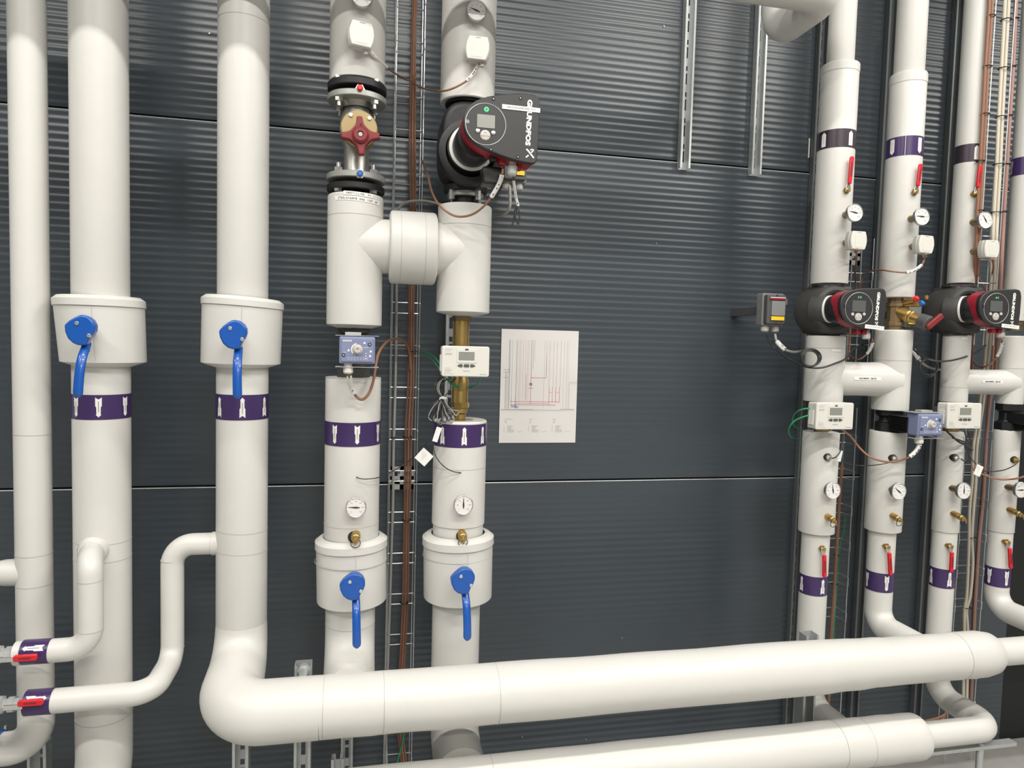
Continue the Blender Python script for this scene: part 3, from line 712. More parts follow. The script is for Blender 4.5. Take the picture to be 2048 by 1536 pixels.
# ---- thermometers
def thermometer(px, py, Yf, ang, label, back, tall=False, r=.0305):
    t = thing('dial_thermometer', label, 'thermometer', W(px, py, Yf), 'round dial thermometers')
    MB().lathe((0, 0, 0), (0, -1, 0), [(-.012, r*.9), (-.010, r), (.001, r), (.002, r-.0012), (.0015, r-.0022), (0, r-.0024)], 48, cap=False).build('bezel', 'chrome', t)
    MB().lathe((0, 0, 0), (0, -1, 0), [(-.012, r*.93), (.0, r*.93)], 40).build('dial', 'paper', t)
    mb = MB()
    for k in range(13):
        a = radians(225-22.5*k); c = V((cos(a), 0, sin(a))); Rm = Matrix.Rotation(-(a-pi/2), 3, 'Y')
        mb.box(c*r*.82+V((0, -.0003, 0)), (.0007, .0004, r*.13), Rm)
    mb.build('scale', 'inkg', t)
    for k, s_ in enumerate(('0', '20', '40', '60', '80', '100', '120')):
        a = radians(225-45*k); lettering(s_, .0062, 'numeral', 'inkg', t, (cos(a)*r*.6, -.0003, sin(a)*r*.6), ext=.00005)
    a = radians(ang); Rm = Matrix.Rotation(-a, 3, 'Y')
    MB().add([Rm @ V(p) for p in ((-.011, -.0012, -.0012), (-.011, -.0012, .0012), (0, -.0012, .0026), (.0245, -.0012, 0), (0, -.0012, -.0026))], [(0, 1, 2, 3, 4)]).build('needle', 'ink', t, flat=True)
    MB().cyl((0, -.0022, 0), (0, 0, 0), .0022, n=14).build('hub', 'ink', t)
    L = back
    if tall: MB().lathe((0, 0, 0), (0, 1, 0), [(.01, .008), (.014, .0115), (L*.9, .0125), (L+.03, .0125)], 24).build('stem', 'brassd', t)
    else: MB().cyl((0, .01, 0), (0, L+.03, 0), .007).build('stem', 'chrome', t)
    return t
thermometer(724, -7, .475, 180, 'dial thermometer cut by the top edge, above the left white room sensor', .03)
thermometer(953, 21, .475, 163, 'dial thermometer at the top of the fifth riser, above a white sensor', .03)
thermometer(712, 1015, .475, 177, 'dial thermometer low on the fourth riser, needle pointing left', .03)
thermometer(927, 1010, .475, 91, 'dial thermometer low on the fifth riser, needle pointing straight up', .03)
thermometer(1710, 425, A7.surf(1690, 430, r7s)+.05, 170, 'dial thermometer on a brass stem, upper part of the first right-hand riser', .06, True)
thermometer(1844, 433, A8.surf(1825, 436, r8s)+.05, 178, 'dial thermometer on a brass stem, upper part of the second right-hand riser', .06, True)
thermometer(1971, 440, A9.surf(1942, 443, r9u)+.055, 125, 'dial thermometer on a brass stem in front of the tall cable tray', .09, True)
thermometer(1666, 981, A7.surf(1658, 982, r7l)+.028, 102, 'dial thermometer low on the first right-hand riser, needle nearly upright', .04, True)
thermometer(1798, 983, A8.surf(1790, 984, r8l)+.030, 143, 'dial thermometer low on the second right-hand riser, needle to upper left', .04, True)
thermometer(1928, 982, A9.surf(1905, 980, r9l)+.050, 92, 'dial thermometer low on the third right-hand riser, needle upright', .08, True)
thermometer(2043, 980, A10.surf(2022, 978, r10l)+.05, 180, 'dial thermometer cut by the right picture edge, low on the last riser', .08, True)

# ---- pipe temperature sensors (white boxes)
def sensor(px, py, Yf, label, tilt=0, stem=.0, rz=0):
    t = thing('temperature_sensor', label, 'sensor', W(px, py, Yf), 'white temperature sensor boxes', rot=(0, radians(tilt), radians(rz)))
    w, h = .062, .062
    o = [(-w/2+.006, h/2), (w/2-.006, h/2), (w/2-.001, h*.25), (w/2+.001, 0), (w/2-.001, -h*.25), (w/2-.006, -h/2), (-w/2+.006, -h/2), (-w/2+.001, -h*.25), (-w/2-.001, 0), (-w/2+.001, h*.25)]
    MB().prism([(a*1.05, b*1.02) for a, b in o], .006, .027).build('housing', 'plastg', t, bevel=.003)
    MB().prism(o, -.006, .007).build('cover', 'plast', t, bevel=.003, segs=3)
    MB().box((0, -.0062, h*.43), (.014, .0006, .0016)).build('lettering', 'inkg', t)
    MB().box((0, -.0062, -h*.05), (.030, .0008, .042)).build('cover_panel', 'plast', t, bevel=.002)
    MB().cyl((.012, .015, -h/2+.002), (.016, .015, -h/2-.010), .0065, n=14).build('cable_gland', 'plastg', t)
    if stem:
        MB().lathe((-.004, .025, 0), (0, 1, 0), [(0, .014), (.008, .014), (.008, .0105), (stem, .0105), (stem, .013), (stem+.04, .013)], 20).build('stem', 'brassd', t)
    else: MB().cyl((0, .025, 0), (0, .05, 0), .02).build('mount', 'plastg', t)
    return t
sensor(723, 69, .495, 'white sensor box tilted left, top of the fourth riser', 2, rz=12).scale = (1.13,)*3
sensor(955, 97, .50, 'white sensor box in shadow at the top of the fifth riser', 4, rz=-10).scale = (1.10,)*3
sensor(1716, 481, A7.surf(1688, 486, r7s)+.060, 'white sensor box on the first right-hand riser, beneath its upper thermometer', 0, .06)
sensor(1851, 489, A8.surf(1822, 492, r8s)+.060, 'white sensor box on the second right-hand riser, with a looping brown cable', 2, .06)
sensor(1982, 498, A9.surf(1942, 504, r9u)+.075, 'white sensor box on a long brass stem before the tall tray', 0, .10)

# ---- drain taps
def drain(px, py, Yf, L, label, r=.0095, hole=True, A=None, rp=None):
    t = thing('drain_valve', label, 'valve', W(px, py, Yf), 'small brass drain valves')
    MB().lathe((0, 0, 0), (.0, 1, .18), [(0, .003), (0, .0055), (.004, .0055), (.006, r*.9), (.014, r), (.016, r*1.15), (.024, r*1.15), (.026, r*.8), (L*.6, r*.8), (L*.62, r*1.25), (L, r*1.25), (L+.03, r*1.25)], 16).build('valve_body', 'brass', t, ang=25)
    MB().cyl((0, -.004, -.002), (0, -.004, -.012), .0022, n=8).build('spindle', 'brass', t)
    MB().ring((0, .010, -.010), (0, 1, .2), r*1.25, .0012, 20, 6).build('cap_chain', 'black', t)
    return t
drain(711, 1082, .485, .04, 'brass drain valve low on the fourth riser, above its drum cover', .0115)
drain(927, 1080, .485, .04, 'brass drain valve low on the fifth riser, above its drum cover', .0115)
drain(1671, 1044, A7.surf(1651, 1036, r7l)+.045, .045, 'brass drain valve low on the first right-hand riser, beside the brown cable', .0095)
drain(1803, 1042, A8.surf(1782, 1035, r8l)+.045, .045, 'brass drain valve low on the second right-hand riser', .0095)
drain(1931, 1040, A9.surf(1906, 1030, r9l)+.055, .055, 'brass drain valve low on the third right-hand riser, by a beige cable', .0095)
drain(2046, 1032, A10.surf(2022, 1024, r10l)+.055, .055, 'brass drain valve cut by the right picture edge', .0095)
def hole(A, px, py, r_pipe, rh, root):  # flat dark disc drawn for the shaded recess round a fitting
    a = A.ang(px, py, r_pipe); z = A.z(py, r_pipe); n = V((sin(a), -cos(a), 0))
    MB().lathe(V((A.X, -A.Y, z))+n*(r_pipe-.004), n, [(0, rh), (.0055, rh)], 24).build('cutout', 'recess', root, world=True)
hole(A4, 708, 1074, r4l, .018, R4l); hole(A5, 923, 1072, r5l, .017, R5l)

# ---- small red lever valves
def red_lever(px0, py0, px1, py1, Yf, label, back=.02, group='small valves with red levers', w=.0065, len_=None):
    p, q = W(px0, py0, Yf), W(px1, py1, Yf); t = thing('ball_valve', label, 'valve', p, group)
    d = q-p; L = d.length; a = atan2(d.x, d.z)  # from +z towards +x
    Rm = Matrix.Rotation(a, 3, 'Y')
    o = [(-w, .026), (-w*.95, .02), (w*.95, .02), (w, .026), (w*1.08, L-.006), (w*.7, L), (-w*.7, L), (-w*1.08, L-.006)]
    b = MB().prism(o, -.012, -.003); b.v = [Rm @ v_ for v_ in b.v]; hd = b.build('lever_sleeve', 'redl', t, bevel=.0018)
    b = MB().box((0, -.0125, L*.6), (w*.9, .0006, L*.42)); b.v = [Rm @ v_ for v_ in b.v]; b.build('sleeve_mark', 'redh', hd)
    b = MB().prism([(-.010, -.006), (.010, -.006), (.009, .010), (.0035, .028), (-.0035, .028), (-.009, .010)], -.004, -.001); b.v = [Rm @ v_ for v_ in b.v]; b.build('lever_plate', 'bolt', t, bevel=.0006)
    MB().lathe((0, -.009, 0), (0, 1, 0), [(0, .004), (0, .0065), (.006, .0065), (.006, .008), (.012, .008), (.012, .0125), (.016, .0125), (.016, .010), (back+.03, .010)], 6).build('spindle_nut', 'brass', t, ang=20)
    return t
red_lever(1695, 380, 1701, 314, A7.surf(1695, 380, r7s)+.009, 'red lever pointing up, on the first right-hand riser')
red_lever(1831, 384, 1838, 329, A8.surf(1831, 384, r8s)+.009, 'red lever pointing up and leaning, on the second right-hand riser')
red_lever(1951, 387, 1957, 333, A9.surf(1951, 387, r9u)+.009, 'red lever pointing up, half hidden behind the brown cable bundle')
red_lever(1646, 1098, 1646, 1153, A7.surf(1646, 1098, r7n)+.009, 'red lever hanging down, above the lowest band of the first right-hand riser')
red_lever(1775, 1094, 1778, 1149, A8.surf(1775, 1094, r8n)+.009, 'red lever hanging down, above the lowest band of the second right-hand riser')
red_lever(1901, 1093, 1899, 1143, A9.surf(1901, 1093, r9n)+.009, 'red lever hanging down, on the third right-hand riser')
red_lever(2015, 1085, 2018, 1136, A10.surf(2015, 1085, r10n)+.009, 'red lever hanging down, on the last riser at the right edge')
def union_valve(px, py, Y, pxl, label, root_z):
    zc = W(px, py, Y).z; x = W(px, py, Y).x
    t = thing('ball_valve', label, 'valve', (x, -Y, root_z), 'nickel ball valves at the left edge')
    MB().lathe((.035, 0, 0), (-1, 0, 0), [(0, .012), (.0, .017), (.02, .017), (.02, .021), (.035, .021), (.035, .016), (.045, .016), (.05, .024), (.075, .026), (.09, .024), (.095, .019), (.11, .019), (.115, .024), (.15, .024), (.15, .016), (.30, .016)], 8).build('valve_body', 'galv', t, ang=20)
    MB().lathe((-.03, 0, 0), (0, -1, 0), [(0, .014), (.026, .014), (.026, .008), (.040, .008)], 6).build('spindle_nut', 'bolt', t, ang=20)
    p = W(pxl[0], pxl[2], Y+.045)-t.location; q = W(pxl[1], pxl[2], Y+.045)-t.location
    b = MB().prism(rrect(abs(q.x-p.x), .0165, .005, cx=(p.x+q.x)/2, cz=p.z), p.y-.005, p.y+.005)
    s_ = b.build('lever_sleeve', 'redl', t, bevel=.0018)
    MB().box(((p.x+q.x)/2, p.y-.0053, p.z), (abs(q.x-p.x)*.5, .0006, .0045)).build('sleeve_mark', 'redh', s_)
    MB().box((p.x-.012, p.y, p.z*.6), (.045, .004, .012)).build('lever_plate', 'bolt', t)
    return t
union_valve(14, 1303, YB, (27, 75, 1317), 'upper nickel ball valve at the left edge with a red lever', zB-.004)
union_valve(18, 1396, YB, (36, 87, 1407), 'lower nickel ball valve at the left edge with a red lever', zE2-.004)

# ---- balancing valve with red cross handle (riser 4)
zv = A4.z(262, .05)
BV = thing('balancing_valve', 'steel flanged valve with brass disc and dark red cross handle', 'valve', (A4.X, -YP, zv))
Z = lambda py, r=.04: A4.z(py, r)-zv
fr = .0885
def flange(root, z, h, r, mt, name='flange', hole=.03):
    return MB().lathe((0, 0, z), (0, 0, 1), [(0, r-.002), (.002, r), (h-.002, r), (h, r-.002)], 56).build(name, mt, root, bevel=0)
zf1 = Z(186, fr); flange(BV, zf1-.004, .018, fr, 'flange')
zf2 = Z(352, fr); flange(BV, zf2, .018, fr, 'flange')
zg1 = Z(163, fr); flange(BV, zg1-.004, .020, fr, 'black', 'counter_flange'); flange(BV, zg1+.020, .012, fr*.8, 'black', 'counter_flange')
zg2 = Z(374, fr); flange(BV, zg2, .018, fr*.985, 'black', 'counter_flange')
MB().lathe((0, 0, zf2), (0, 0, 1), [(0, .050), (.02, .045), (.035, .0375), (.10, .0375), (.13, .046), (.16, .052), (.19, .05), (.215, .039), (.235, .0375), (zf1-zf2-.02, .043), (zf1-zf2, .052)], 48).build('valve_body', 'steel', BV)
MB().cyl((0, 0, zg2), (0, 0, zf2), .055).build('gasket', 'black', BV); MB().cyl((0, 0, zf1), (0, 0, zg1), .055).build('gasket', 'black', BV)
for zc_, zd in ((zf1, -1), (zf2+.014, 1)):
    for k in range(4):
        a = radians(45+90*k); x, y = .073*sin(a), -.073*cos(a)
        MB().cyl((x, y, zc_), (x, y, zc_+zd*.016), .0125, n=6).build('nut', 'bolt', BV, ang=20)
        MB().cyl((x, y, zc_), (x, y, zc_+zd*.030), .0065, n=12).build('stud', 'bolt', BV)
for zc_, zd in ((zg1+.016, 1), (zg2, -1)):
    for k in range(4):
        a = radians(45+90*k); x, y = .073*sin(a), -.073*cos(a)
        MB().cyl((x, y, zc_), (x, y, zc_+zd*.009), .0125, n=6).build('bolt_head', 'bolt', BV, ang=20)
zh = W(718, 255, .45).z-zv; xh = W(718, 255, .45).x-A4.X
MB().lathe((xh, 0, zh), (0, -1, 0), [(-.02, .045), (.05, .05), (.056, .050), (.06, .054), (.078, .054), (.081, .050), (.088, .050)], 48).build('brass_disc', 'brassm', BV)
for a in (45, 125, 235, 305): MB().cyl((xh+.042*cos(radians(a)), -.086, zh+.042*sin(radians(a))), (xh+.042*cos(radians(a)), -.093, zh+.042*sin(radians(a))), .0055, n=6).build('disc_screw', 'bolt', BV)
hc = W(721, 272, .485)-BV.location
out = []
for k in range(4):
    th = radians(4+90*k); e1 = (cos(th), sin(th)); e2 = (-sin(th), cos(th))
    for d_, h_ in ((.0225, -.0195), (.031, -.0125), (.041, -.0098), (.0525, -.0085), (.0545, -.006), (.0545, .006), (.0525, .0085), (.041, .0098), (.031, .0125), (.0225, .0195)):
        out.append((hc.x+e1[0]*d_+e2[0]*h_, hc.z+e1[1]*d_+e2[1]*h_))
MB().prism(out, hc.y-.010, hc.y+.016).build('cross_handle', 'redh', BV, bevel=.004, segs=3)
MB().lathe((hc.x, hc.y+.03, hc.z), (0, -1, 0), [(0, .025), (.045, .024), (.052, .018), (.052, .009), (.048, .009), (.048, .002)], 32).build('handle_boss', 'redh', BV)
MB().cyl((hc.x, hc.y-.012, hc.z), (hc.x, hc.y-.020, hc.z), .0065, n=6).build('handle_screw', 'steel', BV)
MB().box((hc.x+.001, hc.y-.0105, hc.z+.028), (.006, .002, .010)).build('window', 'black', BV)
for py, mt in ((175, 'redb'), (346, 'bluecap')):
    c = W(720, py, .455)-BV.location
    MB().lathe((c.x, c.y+.03, c.z), (0, -1, 0), [(0, .014), (.020, .014), (.020, .009)], 6).build('test_plug', 'bolt', BV, ang=20)
    MB().lathe((c.x, c.y+.012, c.z), (0, -1, 0), [(0, .0095), (.014, .0095), (.017, .007)], 6).build('plug_cap', mt, BV, ang=20)

# ---- blue grey actuator + valve body
def actuator(loc, label, body=True):
    t = thing('valve_actuator', label, 'actuator', loc, 'blue-grey valve actuators')
    w, h = .100, .077
    MB().prism(rrect(w, h, .005), 0, .055).build('housing', 'act', t, bevel=.003)
    MB().prism(rrect(w-.010, h-.010, .004), -.003, .001).build('front_cover', 'act', t, bevel=.0015)
    MB().lathe((.001, -.003, .002), (0, -1, 0), [(0, .0145), (.002, .0145), (.003, .011), (.010, .0105), (.012, .009), (.012, .0045), (.010, .0045), (.010, .001)], 28).build('dial_knob', 'knob', t)
    MB().add([(.001+(q*cos(radians(a))), -.0035, .002+q*sin(radians(a))) for a in range(100, 221, 10) for q in (.0155, .0185)], [(2*i, 2*i+1, 2*i+3, 2*i+2) for i in range(12)]).build('dial_arc', 'white', t, flat=True)
    for x, z in ((.0345, .0175), (-.038, -.0145)):
        MB().cyl((x, -.002, z), (x, -.0038, z), .0052, n=16).build('screw', 'blackp', t); MB().cyl((x, -.003, z), (x, -.0045, z), .003, n=6).build('screw', 'bolt', t)
    mb = MB().box((-.028, -.0033, .0265), (.026, .0006, .005)).build('logo_strip', 'inkl', t)
    mb = MB()
    for i in range(7): mb.box((-.024+.0085*i, -.0033, -.0215), (.006, .0004, .0009))
    for i in range(7): mb.box((-.024+.0085*i, -.0033, -.0265), (.005, .0004, .0009))
    for x, z in ((.020, .022), (-.024, .0), (.038, -.002), (.036, -.015)): 
        mb.add([(x-.004, -.0033, z-.003), (x+.004, -.0033, z-.003), (x, -.0033, z+.004)], [(0, 1, 2)])
    mb.box((-.035, -.0033, -.006), (.008, .0004, .001)).box((.024, -.0033, .008), (.014, .0004, .001))
    mb.build('markings', 'white', t, flat=True)
    mb = MB()
    for z in (-.010, -.017, -.024): mb.sphere((.024, -.003, z), .0022, 10)
    mb.build('indicator_dots', 'plast', t)
    for z in (h/2+.003, -h/2-.010): MB().box((0, .034, z), (w+.022, .06, .0015)).build('bracket_plate', 'galv', t)
    MB().box((-.012, .02, h/2+.008), (.045, .03, .009)).build('bracket_tab', 'galv', t, bevel=.001)
    MB().lathe((-.025, .02, -h/2-.0), (0, 0, -1), [(0, .012), (.010, .012), (.010, .0145), (.026, .0145), (.030, .011)], 10).build('cable_gland', 'plast', t)
    return t
act = actuator(W(714.5, 700.5, .56), 'blue-grey actuator box facing out on the fourth riser')
# black valve body between the insulated pieces of riser 4
def black_body(A, y0, y1, r, label, name='valve_fitting', mt='shell'):
    z0, z1 = A.z(y1), A.z(y0); t = thing(name, label, 'valve', (A.X, -A.Y, z0)); H = z1-z0
    MB().lathe((0, 0, -.02), (0, 0, 1), [(0, r), (.045, r), (.048, r*.8), (.055, r*.7), (H*.5, r*.7), (H-.01, r*.7), (H-.004, r*.85), (H+.0, r), (H+.04, r)], 10).build('valve_body', mt, t, ang=20)
    MB().box((0, -.07, H/2), (.05, .14, min(.05, H*.5))).build('bonnet', mt, t, bevel=.006)
    return t
black_body(A4, 651, 755, .052, 'dark valve body behind the fourth riser actuator')
bb8 = black_body(A8, 822, 862, .048, 'black valve body between insulated pieces of the second right-hand riser', mt='black')
mb = MB()
for i in range(9): mb.box((0, -.085, .004+.0065*i), (.075, .09, .003))
mb.build('cooling_fin', 'black', bb8); MB().box((-.012, -.135, .058), (.008, .003, .008)).build('white_plug', 'white', bb8)
bb10 = black_body(A10, 812, 860, .045, 'black valve body at the right edge below the bridge pipe', mt='black')
mb = MB()
for i in range(9): mb.box((.02, -.085, .004+.0065*i), (.075, .09, .003))
mb.build('cooling_fin', 'black', bb10); MB().box((0., -.135, .058), (.008, .003, .008)).build('white_plug', 'white', bb10)
a8 = copy_thing(act, W(1861, 850, .535), 'blue-grey actuator box on the second right-hand riser, left of a white meter')

# ---- brass flow tube (riser 5)
zm = A5.z(640, .03)
t = thing('flow_tube', 'bare brass flow meter tube behind the left white energy meter', 'pipe fitting', (A5.X-.003, -YP, zm))
zq = lambda py: A5.z(py, .026)-zm
MB().lathe((0, 0, zq(806)), (0, 0, 1), [(0, .026), (zq(760)-zq(806), .0265), (zq(757)-zq(806), .024), (zq(700)-zq(806), .024), (zq(690)-zq(806), .0255), (zq(642)-zq(806), .0255)], 40).build('tube', 'brass', t)
MB().lathe((0, 0, zq(642)), (0, 0, 1), [(0, .028), (.001, .031), (zq(629)-zq(642), .031), (zq(629)-zq(642)+.02, .031)], 8).build('union_nut', 'brassd', t, ang=20)
MB().lathe((.001, 0, zq(818)), (0, 0, 1), [(0, .026), (.004, .0305), (zq(806)-zq(818)-.003, .0305), (zq(806)-zq(818), .027)], 8).build('union_nut', 'brass', t, ang=20)
MB().lathe((.001, 0, zq(842)), (0, 0, 1), [(-.02, .019), (.02, .019), (.025, .023), (zq(818)-zq(842), .024)], 32).build('tail_piece', 'brass', t)
t7 = thing('flow_tube', 'dark brass fitting behind the white meter on the first right-hand riser', 'pipe fitting', A7.P(A7.z(862)))
MB().cyl((0, 0, -.02), (0, 0, A7.z(800)-A7.z(862)+.02), .026).build('tube', 'brassd', t7); MB().lathe((0, 0, .03), (0, 0, 1), [(0, .034), (.03, .034)], 8).build('union_nut', 'black', t7)
copy_thing(t7, A9.P(A9.z(862)), 'dark brass fitting behind the white meter on the third right-hand riser')

# ---- energy meters
def meter(loc, label):
    t = thing('energy_meter', label, 'meter', loc, 'white energy meters')
    w, h = .146, .093
    U = lambda x: (x-615)/900*w-w/2
    Vv = lambda y: h/2-(y-680)/590*h
    MB().prism(rrect(w, h, .007), 0, .012).build('front_cover', 'plast', t, bevel=.003, segs=3)
    MB().prism(rrect(w*.985, h*.97, .006), .010, .048).build('back_case', 'plast', t, bevel=.002)
    MB().prism(rrect(U(1275)-U(893), Vv(735)-Vv(1005), .003, cx=(U(1275)+U(893))/2, cz=(Vv(735)+Vv(1005))/2), -.0012, .001).build('screen_frame', 'plast', t, bevel=.0008)
    MB().prism(rrect(U(1228)-U(930), Vv(790)-Vv(952), .001, cx=U(1079), cz=Vv(871)), -.0016, 0).build('screen', 'lcd', t)
    MB().prism(rrect(U(1112)-U(1048), Vv(733)-Vv(758), .001, cx=U(1080), cz=Vv(746)), -.0018, 0).build('optical_eye', 'ink', t)
    z = Vv(1055); hh = (Vv(1027)-Vv(1084))/2
    for nm, o in (('button', [(U(905), z), (U(955), z+hh), (U(1000), z+hh), (U(1005), z+hh*.6), (U(1005), z-hh*.6), (U(1000), z-hh), (U(955), z-hh)]),
                  ('button', rrect(U(1132)-U(1028), hh*2, .003, cx=U(1080), cz=z)),
                  ('button', [(U(1252), z), (U(1200), z-hh), (U(1157), z-hh), (U(1152), z-hh*.6), (U(1152), z+hh*.6), (U(1157), z+hh), (U(1200), z+hh)])):
        MB().prism(o, -.002, 0).build(nm, 'dgrey', t, bevel=.0005)
    mb = MB()
    for y, a, b in ((742, 670, 805), (775, 670, 790), (815, 670, 690), (815, 700, 805), (830, 675, 800), (848, 670, 805), (1105, 670, 780), (1135, 670, 805), (1155, 670, 790), (1183, 670, 800), (1215, 655, 845)):
        mb.box(((U(a)+U(b))/2, -.0003, Vv(y)), (U(b)-U(a), .0008, .0009))
    mb.build('printed_lines', 'inkl', t)
    lettering('MULTICAL', .0045, 'lettering', 'inkg', t, (U(1080), -.0004, Vv(1160)), ext=.0001)
    lettering('Kamstrup', .0050, 'lettering', 'inkg', t, (U(1400), -.0004, Vv(1218)), ext=.0001)
    MB().box((-w/2-.001, .026, -.006), (.003, .024, .050)).build('side_label', 'white', t)
    MB().box((0, .085, 0), (.045, .075, .045)).build('mounting_block', 'dgrey', t)
    return t
me = meter(W(931.5, 723, .50), 'white energy meter with grey screen, in front of the brass tube')
copy_thing(me, W(1670, 832.5, .50), 'white energy meter on the first right-hand riser, green cables at its left')
copy_thing(me, W(1929, 832, .50), 'white energy meter on the third right-hand riser, right of the blue-grey actuator')

# ---- big pump
Yf = .66; Fc = W(966, 258, Yf)
BP = thing('circulation_pump', 'big black circulation pump with dark red rim and white brand lettering', 'pump', (A5.X, -YP, Fc.z-.0))
base = BP.location
fc = Fc-base; print('pump dx', fc.x)
big = [(640, 290), (715, 222), (800, 170), (895, 135), (1000, 105), (1120, 85), (1250, 70), (1400, 58), (1550, 53), (1650, 58), (1750, 72), (1820, 98), (1860, 140), (1875, 200), (1868, 500), (1850, 900), (1828, 1180), (1818, 1225), (1790, 1252), (1740, 1255), (1640, 1240), (1500, 1208), (1350, 1165), (1200, 1112), (1050, 1052), (900, 985), (800, 925), (720, 862), (650, 785), (600, 700), (575, 600), (570, 500), (585, 400)]
out = scr(big, 860, 180, 8.533, Yf, base)
yf = shift(BP, Yf)
def scaled(o, k, c): return [(c[0]+(a-c[0])*k, c[1]+(b-c[1])*k) for a, b in o]
cc = (sum(a for a, b in out)/len(out), sum(b for a, b in out)/len(out))
MB().prism(out, yf, yf+.012).build('front_cover', 'panel', BP, bevel=.003)
MB().prism(scaled(out, .99, cc), yf+.012, yf+.022).build('cover_rim', 'blackp', BP, bevel=.002)
MB().prism(scaled(out, .975, cc), yf+.014, yf+.092).build('red_housing', 'red', BP, bevel=.004)
f2 = (fc.x, fc.z)
MB().lathe((fc.x*.5, yf+.16, fc.z), (0, -1, 0), [(-.03, .060), (0, .060), (.06, .059), (.085, .058)], 48).build('motor_housing', 'blackp', BP)
MB().lathe((fc.x*.4, yf+.195, fc.z), (0, -1, 0), [(0, .0690), (.0055, .0690)], 56).build('white_ring', 'white', BP)
MB().lathe((0, yf+.20, fc.z), (0, -1, 0), [(-.09, .082), (-.015, .082), (-.008, .074), (.0, .072)], 48).build('motor_flange', 'black', BP)
zt_, zb_ = A5.z(203, .07)-base.z, A5.z(366, .07)-base.z
o = []
for k in range(40):
    a = 2*pi*k/40; c_, s_ = cos(a), sin(a); o.append((.088*abs(c_)**.75*(1 if c_ > 0 else -1), (zt_+zb_)/2+(zt_-zb_)/2*abs(s_)**.6*(1 if s_ > 0 else -1)))
MB().prism(o, -.085, .085).build('volute', 'black', BP, bevel=.02, segs=4)
MB().lathe((0, -.060, fc.z-.01), (0, -1, 0), [(0, .098), (.02, .102), (.042, .098), (.046, .09), (.046, .078)], 48, cap=False).build('volute_rim', 'black', BP)
for z, d in ((A5.z(198, .06)-base.z, 1), (A5.z(374, .06)-base.z, -1)):
    MB().lathe((0, 0, z-.006), (0, 0, 1), [(0, .070), (.016, .070)], 40).build('pump_flange', 'black', BP)
    MB().lathe((0, 0, z+d*.016-.006), (0, 0, 1), [(0, .058), (.014, .058)], 10).build('counter_flange', 'flange' if d < 0 else 'brassd', BP)
    MB().cyl((0, 0, z), (0, 0, z+d*.07), .042).build('neck', 'black', BP)
    for k in range(4):
        a = radians(35+90*k); MB().cyl((.058*sin(a), -.058*cos(a), z), (.058*sin(a), -.058*cos(a), z+d*.035), .0095, n=6).build('bolt', 'bolt', BP, ang=20)
c = W(955, 249, Yf); 
def FL(px, py): p = W(px, py, Yf)-base; return p.x, p.z
cx_, cz_ = FL(971.5, 248.5)
MB().ring((cx_, yf-.0004, cz_), (0, -1, 0), .0565, .0009, 72).build('panel_ring', 'galv', BP)
a_, b_ = FL(954.5, 228), FL(989.5, 257.5)
MB().prism(rrect(b_[0]-a_[0], a_[1]-b_[1], .001, cx=(a_[0]+b_[0])/2, cz=(a_[1]+b_[1])/2), yf-.0012, yf).build('screen', 'lcd', BP)
x, z = FL(973, 218.7); MB().ring((x, yf-.0005, z), (0, -1, 0), .0052, .0013, 24).build('status_light', 'grnled', BP); MB().cyl((x, yf, z), (x, yf-.001, z), .0035, n=16).build('status_light', 'green', BP)
for px, py, r in ((970.5, 270.5, .0145), (955.5, 262, .0062), (986.5, 266, .0062)):
    x, z = FL(px, py); MB().lathe((x, yf, z), (0, -1, 0), [(0, r), (.002, r*.95), (.003, r*.6), (.003, 0.001)], 28).build('button', 'chrome' if r < .01 else 'knob', BP)
x, z = FL(970.5, 270.5)
for dx, dz in ((0, .009), (0, -.009), (.009, 0), (-.009, 0), (0, 0)): MB().cyl((x+dx, yf-.002, z+dz), (x+dx, yf-.0042, z+dz), .0032, n=12).build('button_key', 'plastg', BP)
for px, py in ((935, 243), (1041, 196), (987, 197.5), (982, 298.5), (1036, 313.5)):
    x, z = FL(px, py); MB().ring((x, yf-.0003, z), (0, -1, 0), .0042, .001, 16).build('cover_screw', 'knob' if px == 935 else 'blackp', BP); MB().cyl((x, yf, z), (x, yf-.001, z), .002, n=8).build('cover_screw', 'steel', BP)
def brand(root, top, bot, xpx, Y, yl, size, hpx, nm='brand_lettering'):
    p, q = W(xpx[0], top, Y)-root.location, W(xpx[1], bot, Y)-root.location
    o = lettering('GRUNDFOS', size, nm, 'white', root, ((p.x+q.x)/2, yl-.0006, (p.z+q.z)/2), (pi/2, pi/2, 0), bold=.0011*size/.02)
    ws = [v_.co.x for v_ in o.data.vertices]; k = abs(p.z-q.z)/(max(ws)-min(ws)); o.scale = (k, 1, 1)
    o.rotation_euler = (pi/2, pi/2-atan2(q.x-p.x, p.z-q.z)*1.0, 0)
brand(BP, 199, 291.5, (1059.5, 1055), Yf, yf, .0185, 8)
def logo(root, px, py, k, Y, yl):
    c = W(px, py, Y)-root.location; mb = MB()
    def stroke(pts, w):
        for i in range(len(pts)-1):
            a, b = V((pts[i][0], 0, pts[i][1])), V((pts[i+1][0], 0, pts[i+1][1])); d = (b-a); n_ = V((d.z, 0, -d.x)).normalized()*w/2
            o_ = [a+n_, a-n_, b-n_, b+n_]; mb.prism([(c.x+v_.x*k, c.z+v_.z*k) for v_ in o_], yl-.0006, yl+.0002)
    stroke([(-.9, 1), (-.55, .75), (.9, -.85), (1.05, -1)], .38)
    stroke([(-.95, -1), (-.3, -.45)], .34); stroke([(.1, .05), (.75, .6), (.95, .95), (.6, 1.0), (.1, .85)], .3)
    mb.build('brand_logo', 'white', root, flat=True)
logo(BP, 1059.5, 307, .0115, Yf, yf)
a_, b_ = W(1004, 213, Yf)-base, W(1080, 221.5, Yf)-base; aa = atan2(a_.z-b_.z, b_.x-a_.x)
